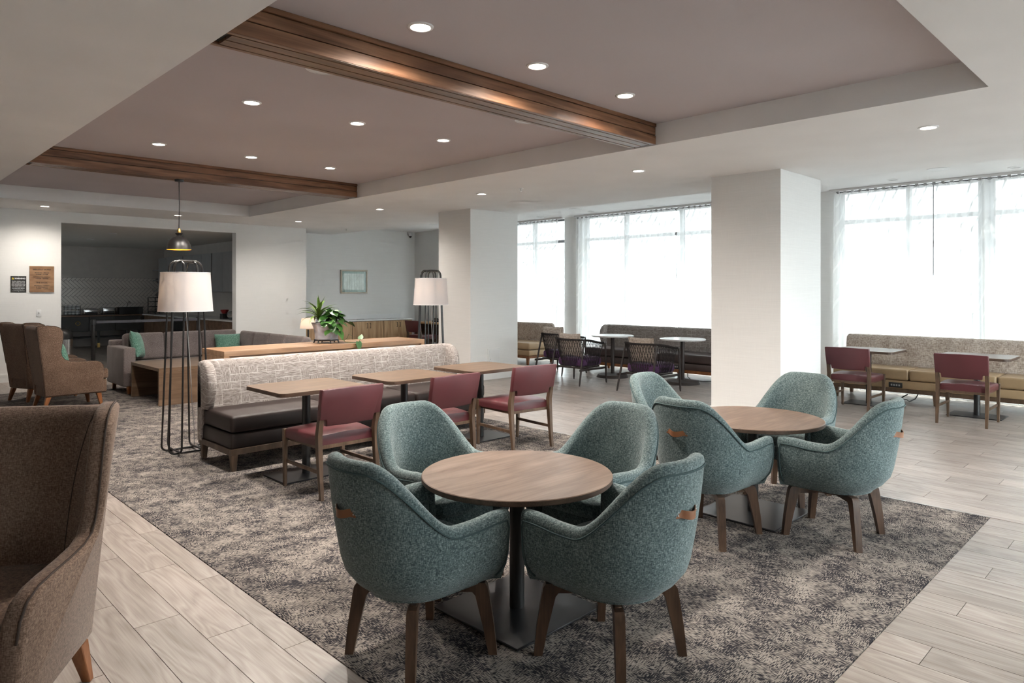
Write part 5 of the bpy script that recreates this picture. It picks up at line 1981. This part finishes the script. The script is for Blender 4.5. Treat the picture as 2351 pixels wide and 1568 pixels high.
# ================================================================== KITCHEN
t = thing('serving_counter', 'dark serving counter on legs along the tiled kitchen wall', 'counter', (3.6, 20.95, 0))
L = 2.55
MB().box(0, L, 0, 0.63, 0.835, 0.87, 0.002, 1).build('counter_top', KTOP, t, 0)
for k in range(4):
    x0 = 0.02 + 0.63 * k
    d = MB().box(x0, x0 + 0.62, 0.03, 0.60, 0.44, 0.83, 0.003, 1).build('drawer_box', DARKK, t, 0)
    if k == 1:
        m = MB()
        m.tube([(x0 + 0.36 + 0.05 * math.cos(2 * PI * j / 24), 0.022, 0.66 + 0.05 * math.sin(2 * PI * j / 24)) for j in range(24)], 0.009, 6, closed=True)
        m.build('ring_pull', BRASS, d)
MB().box(0.02, L - 0.02, 0.05, 0.60, 0.25, 0.28).build('lower_shelf', DARKK, t, 0)
for x in (0.05, 0.85, 1.50, 2.2, L - 0.05):
    lg = MB().leg((x, 0.06, 0.44), (x, 0.06, 0), 0.028, 0.028, 0.025, 0.025).build('leg', DARKK, t)
    MB().box(x - 0.03, x + 0.03, 0.03, 0.09, 0, 0.12).build('foot_cap', BRASS, lg, 0)
t = thing('side_counter', 'walnut-fronted side counter with pale stone top inside the kitchen', 'counter', (6.17, 14.75, 0))
MB().box(0, 0.76, 0, 6.2, 0.845, 0.88, 0.002, 1).build('counter_top', MARB, t, 0)
for k in range(8):
    MB().box(0.03, 0.74, 0.02 + 0.77 * k, 0.77 + 0.77 * k, 0.1, 0.843, 0.002, 1).build('front_panel', KTOP if k != 4 else BLACKP, t, 0)
MB().box(0.08, 0.74, 0.02, 6.15, 0, 0.1).build('toe_kick', BLACKP, t, 0)
upper = None
for k, lb in enumerate(('grey wall cabinet in the kitchen, nearest the opening', 'grey wall cabinet in the kitchen, next to the open shelf', 'grey wall cabinet in the kitchen, farthest back')):
    y0 = 15.2 + 1.95 * k
    t = thing('wall_cabinet', lb, 'cabinet', (6.60, y0, 1.50), 0, 'grey wall cabinets')
    MB().box(0.02, 0.345, 0, 1.90, 0, 0.95).build('carcass', KCAB, t, 0)
    for j in range(3):
        MB().box(0, 0.02, 0.005 + 0.633 * j, 0.628 + 0.633 * j, 0.005, 0.945, 0.002, 1).build('door', KCAB, t, 0)
t = thing('wall_shelf', 'grey open shelf in the kitchen beyond the wall cabinets', 'shelf', (6.62, 21.05, 1.5))
for z in (0, 0.3, 0.6):
    MB().box(0, 0.32, 0, 0.5, z, z + 0.03).build('board', KCAB, t, 0)
MB().box(0.29, 0.32, 0, 0.5, 0.03, 0.6).build('back_panel', KCAB, t, 0)

CZ = 0.871


def toaster(label, x, w, h):
    t = thing('toaster', label, 'toaster', (x, 21.25, CZ), 0)
    MB().box(0, w, -0.12, 0.14, 0.015, h, 0.025, 3).build('body', CHROME, t)
    MB().box(0.03, w - 0.03, -0.125, -0.118, 0.04, h * 0.5).build('front_panel', BLACKP, t, 0)
    for k in range(2):
        MB().box(0.05, w - 0.05, -0.06 + 0.09 * k, -0.03 + 0.09 * k, h - 0.004, h + 0.002).build('slot', BLACKP, t, 0)
    for k in (0.25, 0.75):
        MB().cyl((w * k, -0.125, 0.07), (w * k, -0.145, 0.07), 0.016, None, 12).build('knob', BLACKP, t)
    MB().box(0.01, w - 0.01, -0.11, 0.13, 0, 0.015).build('foot_rail', BLACKP, t, 0)


toaster('low chrome four-slice toaster on the dark serving counter', 4.78, 0.34, 0.17)
toaster('taller chrome toaster on the dark serving counter', 5.24, 0.30, 0.20)
t = thing('jar_rack', 'black two-tier wire rack on the serving counter', 'rack', (4.36, 21.30, CZ))
for z in (0.02, 0.16):
    m = MB()
    for zz in (z, z + 0.06):
        m.tube([(0, -0.09, zz), (0.36, -0.09, zz), (0.36, 0.09, zz), (0, 0.09, zz)], 0.005, 5, closed=True)
    m.build('tier', BLACKM, t)
    MB().box(0, 0.36, -0.09, 0.09, z - 0.004, z).build('tier_base', BLACKM, t, 0)
for x in (0, 0.36):
    for y in (-0.09, 0.09):
        MB().cyl((x, y, 0), (x, y, 0.26), 0.006, None, 6).build('upright', BLACKM, t)
jm2 = MB().lathe([(0, 0), (0.038, 0), (0.042, 0.01), (0.042, 0.085), (0.03, 0.1), (0, 0.1)], 16).mesh('jar', 40)
jm2.materials.append(JARW)
for z, tr in ((0.021, 'lower'), (0.161, 'upper')):
    for k in range(4):
        o = put('jar', jm2, None, (4.405 + 0.09 * k, 21.29, CZ + z))
        tag(o, 'white jar on the %s tier of the wire rack, %s' % (tr, ('first from the wall sign side', 'second', 'third', 'last beside the toaster')[k]), 'jar', 'white jars in the wire rack')
t = thing('display_riser', 'black display riser with cord on the serving counter', 'riser', (5.62, 21.28, CZ))
MB().box(0, 0.66, -0.13, 0.13, 0.185, 0.20).build('top', BLACKM, t, 0)
MB().box(0.03, 0.13, -0.11, 0.11, 0, 0.185).build('end', DARKK, t, 0)
MB().box(0.53, 0.63, -0.11, 0.11, 0, 0.185).build('end', DARKK, t, 0)
MB().box(0.13, 0.53, 0.09, 0.11, 0, 0.185).build('back_panel', DARKK, t, 0)
MB().tube([(0.25, 0, 0.20), (0.30, 0.1, 0.30), (0.36, 0.2, 0.36), (0.40, 0.25, 0.30)], 0.006, 6).build('cord', BLACKP, t)
t = thing('wire_shelf', 'tall black wire shelf in the kitchen corner', 'shelf', (6.30, 20.3, 0.882))
for y in (0, 0.8):
    for x in (0, 0.3):
        MB().cyl((x, y * 0.75, 0), (x, y * 0.75, 0.46), 0.011, None, 6).build('upright', BLACKM, t)
for z in (0.06, 0.2, 0.34, 0.45):
    m = MB()
    m.tube([(0, 0, z), (0.3, 0, z), (0.3, 0.6, z), (0, 0.6, z)], 0.009, 6, closed=True)
    m.build('shelf_rail', BLACKM, t)
t = thing('chafing_dish', 'round chrome chafing dish on the stone side counter', 'chafing dish', (6.45, 15.35, 0.882))
MB().lathe([(0, 0.05), (0.17, 0.05), (0.19, 0.10), (0.19, 0.12), (0, 0.12)], 32).build('pan', CHROME, t)
MB().lathe([(0.19, 0.12), (0.18, 0.15), (0.12, 0.19), (0, 0.205)], 32).build('lid', CHROME, t)
MB().lathe([(0.15, 0), (0.15, 0.05), (0.12, 0.05), (0.12, 0)], 24).build('stand', BLACKM, t)
t = thing('coffee_grinder', 'red enamel grinder beside the chafing dish', 'grinder', (6.40, 15.85, 0.882))
MB().box(-0.08, 0.08, -0.08, 0.08, 0, 0.12, 0.01, 2).build('body', BLACKP, t)
MB().lathe([(0.05, 0.12), (0.09, 0.19), (0.09, 0.21), (0, 0.22)], 20).build('hopper', REDP, t)
for (xv, yv), lb in (((4.2, 16.2), 'unlit ceiling disc in the dark kitchen, nearest the opening'), ((4.3, 18.4), 'unlit ceiling disc in the dark kitchen, middle'), ((5.7, 17.2), 'unlit ceiling disc in the dark kitchen, right side')):
    dup(un, lb, (xv, yv, KZ))

# ---- cables under the window benches
for pts, lb in (([(10.52, 2.75, 0.14), (10.55, 2.80, 0.05), (10.50, 2.86, 0.01), (10.60, 2.92, 0.02), (10.52, 2.98, 0.04), (10.58, 2.90, 0.10), (10.50, 3.02, 0.008), (10.48, 3.10, 0.008)], 'coiled dark power cord dangling under the tan window bench'),
                ([(10.60, 6.36, 0.14), (10.58, 6.34, 0.03), (10.45, 6.2, 0.008), (10.40, 5.95, 0.008), (10.50, 5.75, 0.02), (10.62, 5.72, 0.12)], 'dark power cord looping under the patterned window bench')):
    o = MB().tube(pts, 0.007, 6).build('power_cord', BLACKP)
    tag(o, lb, 'cord')
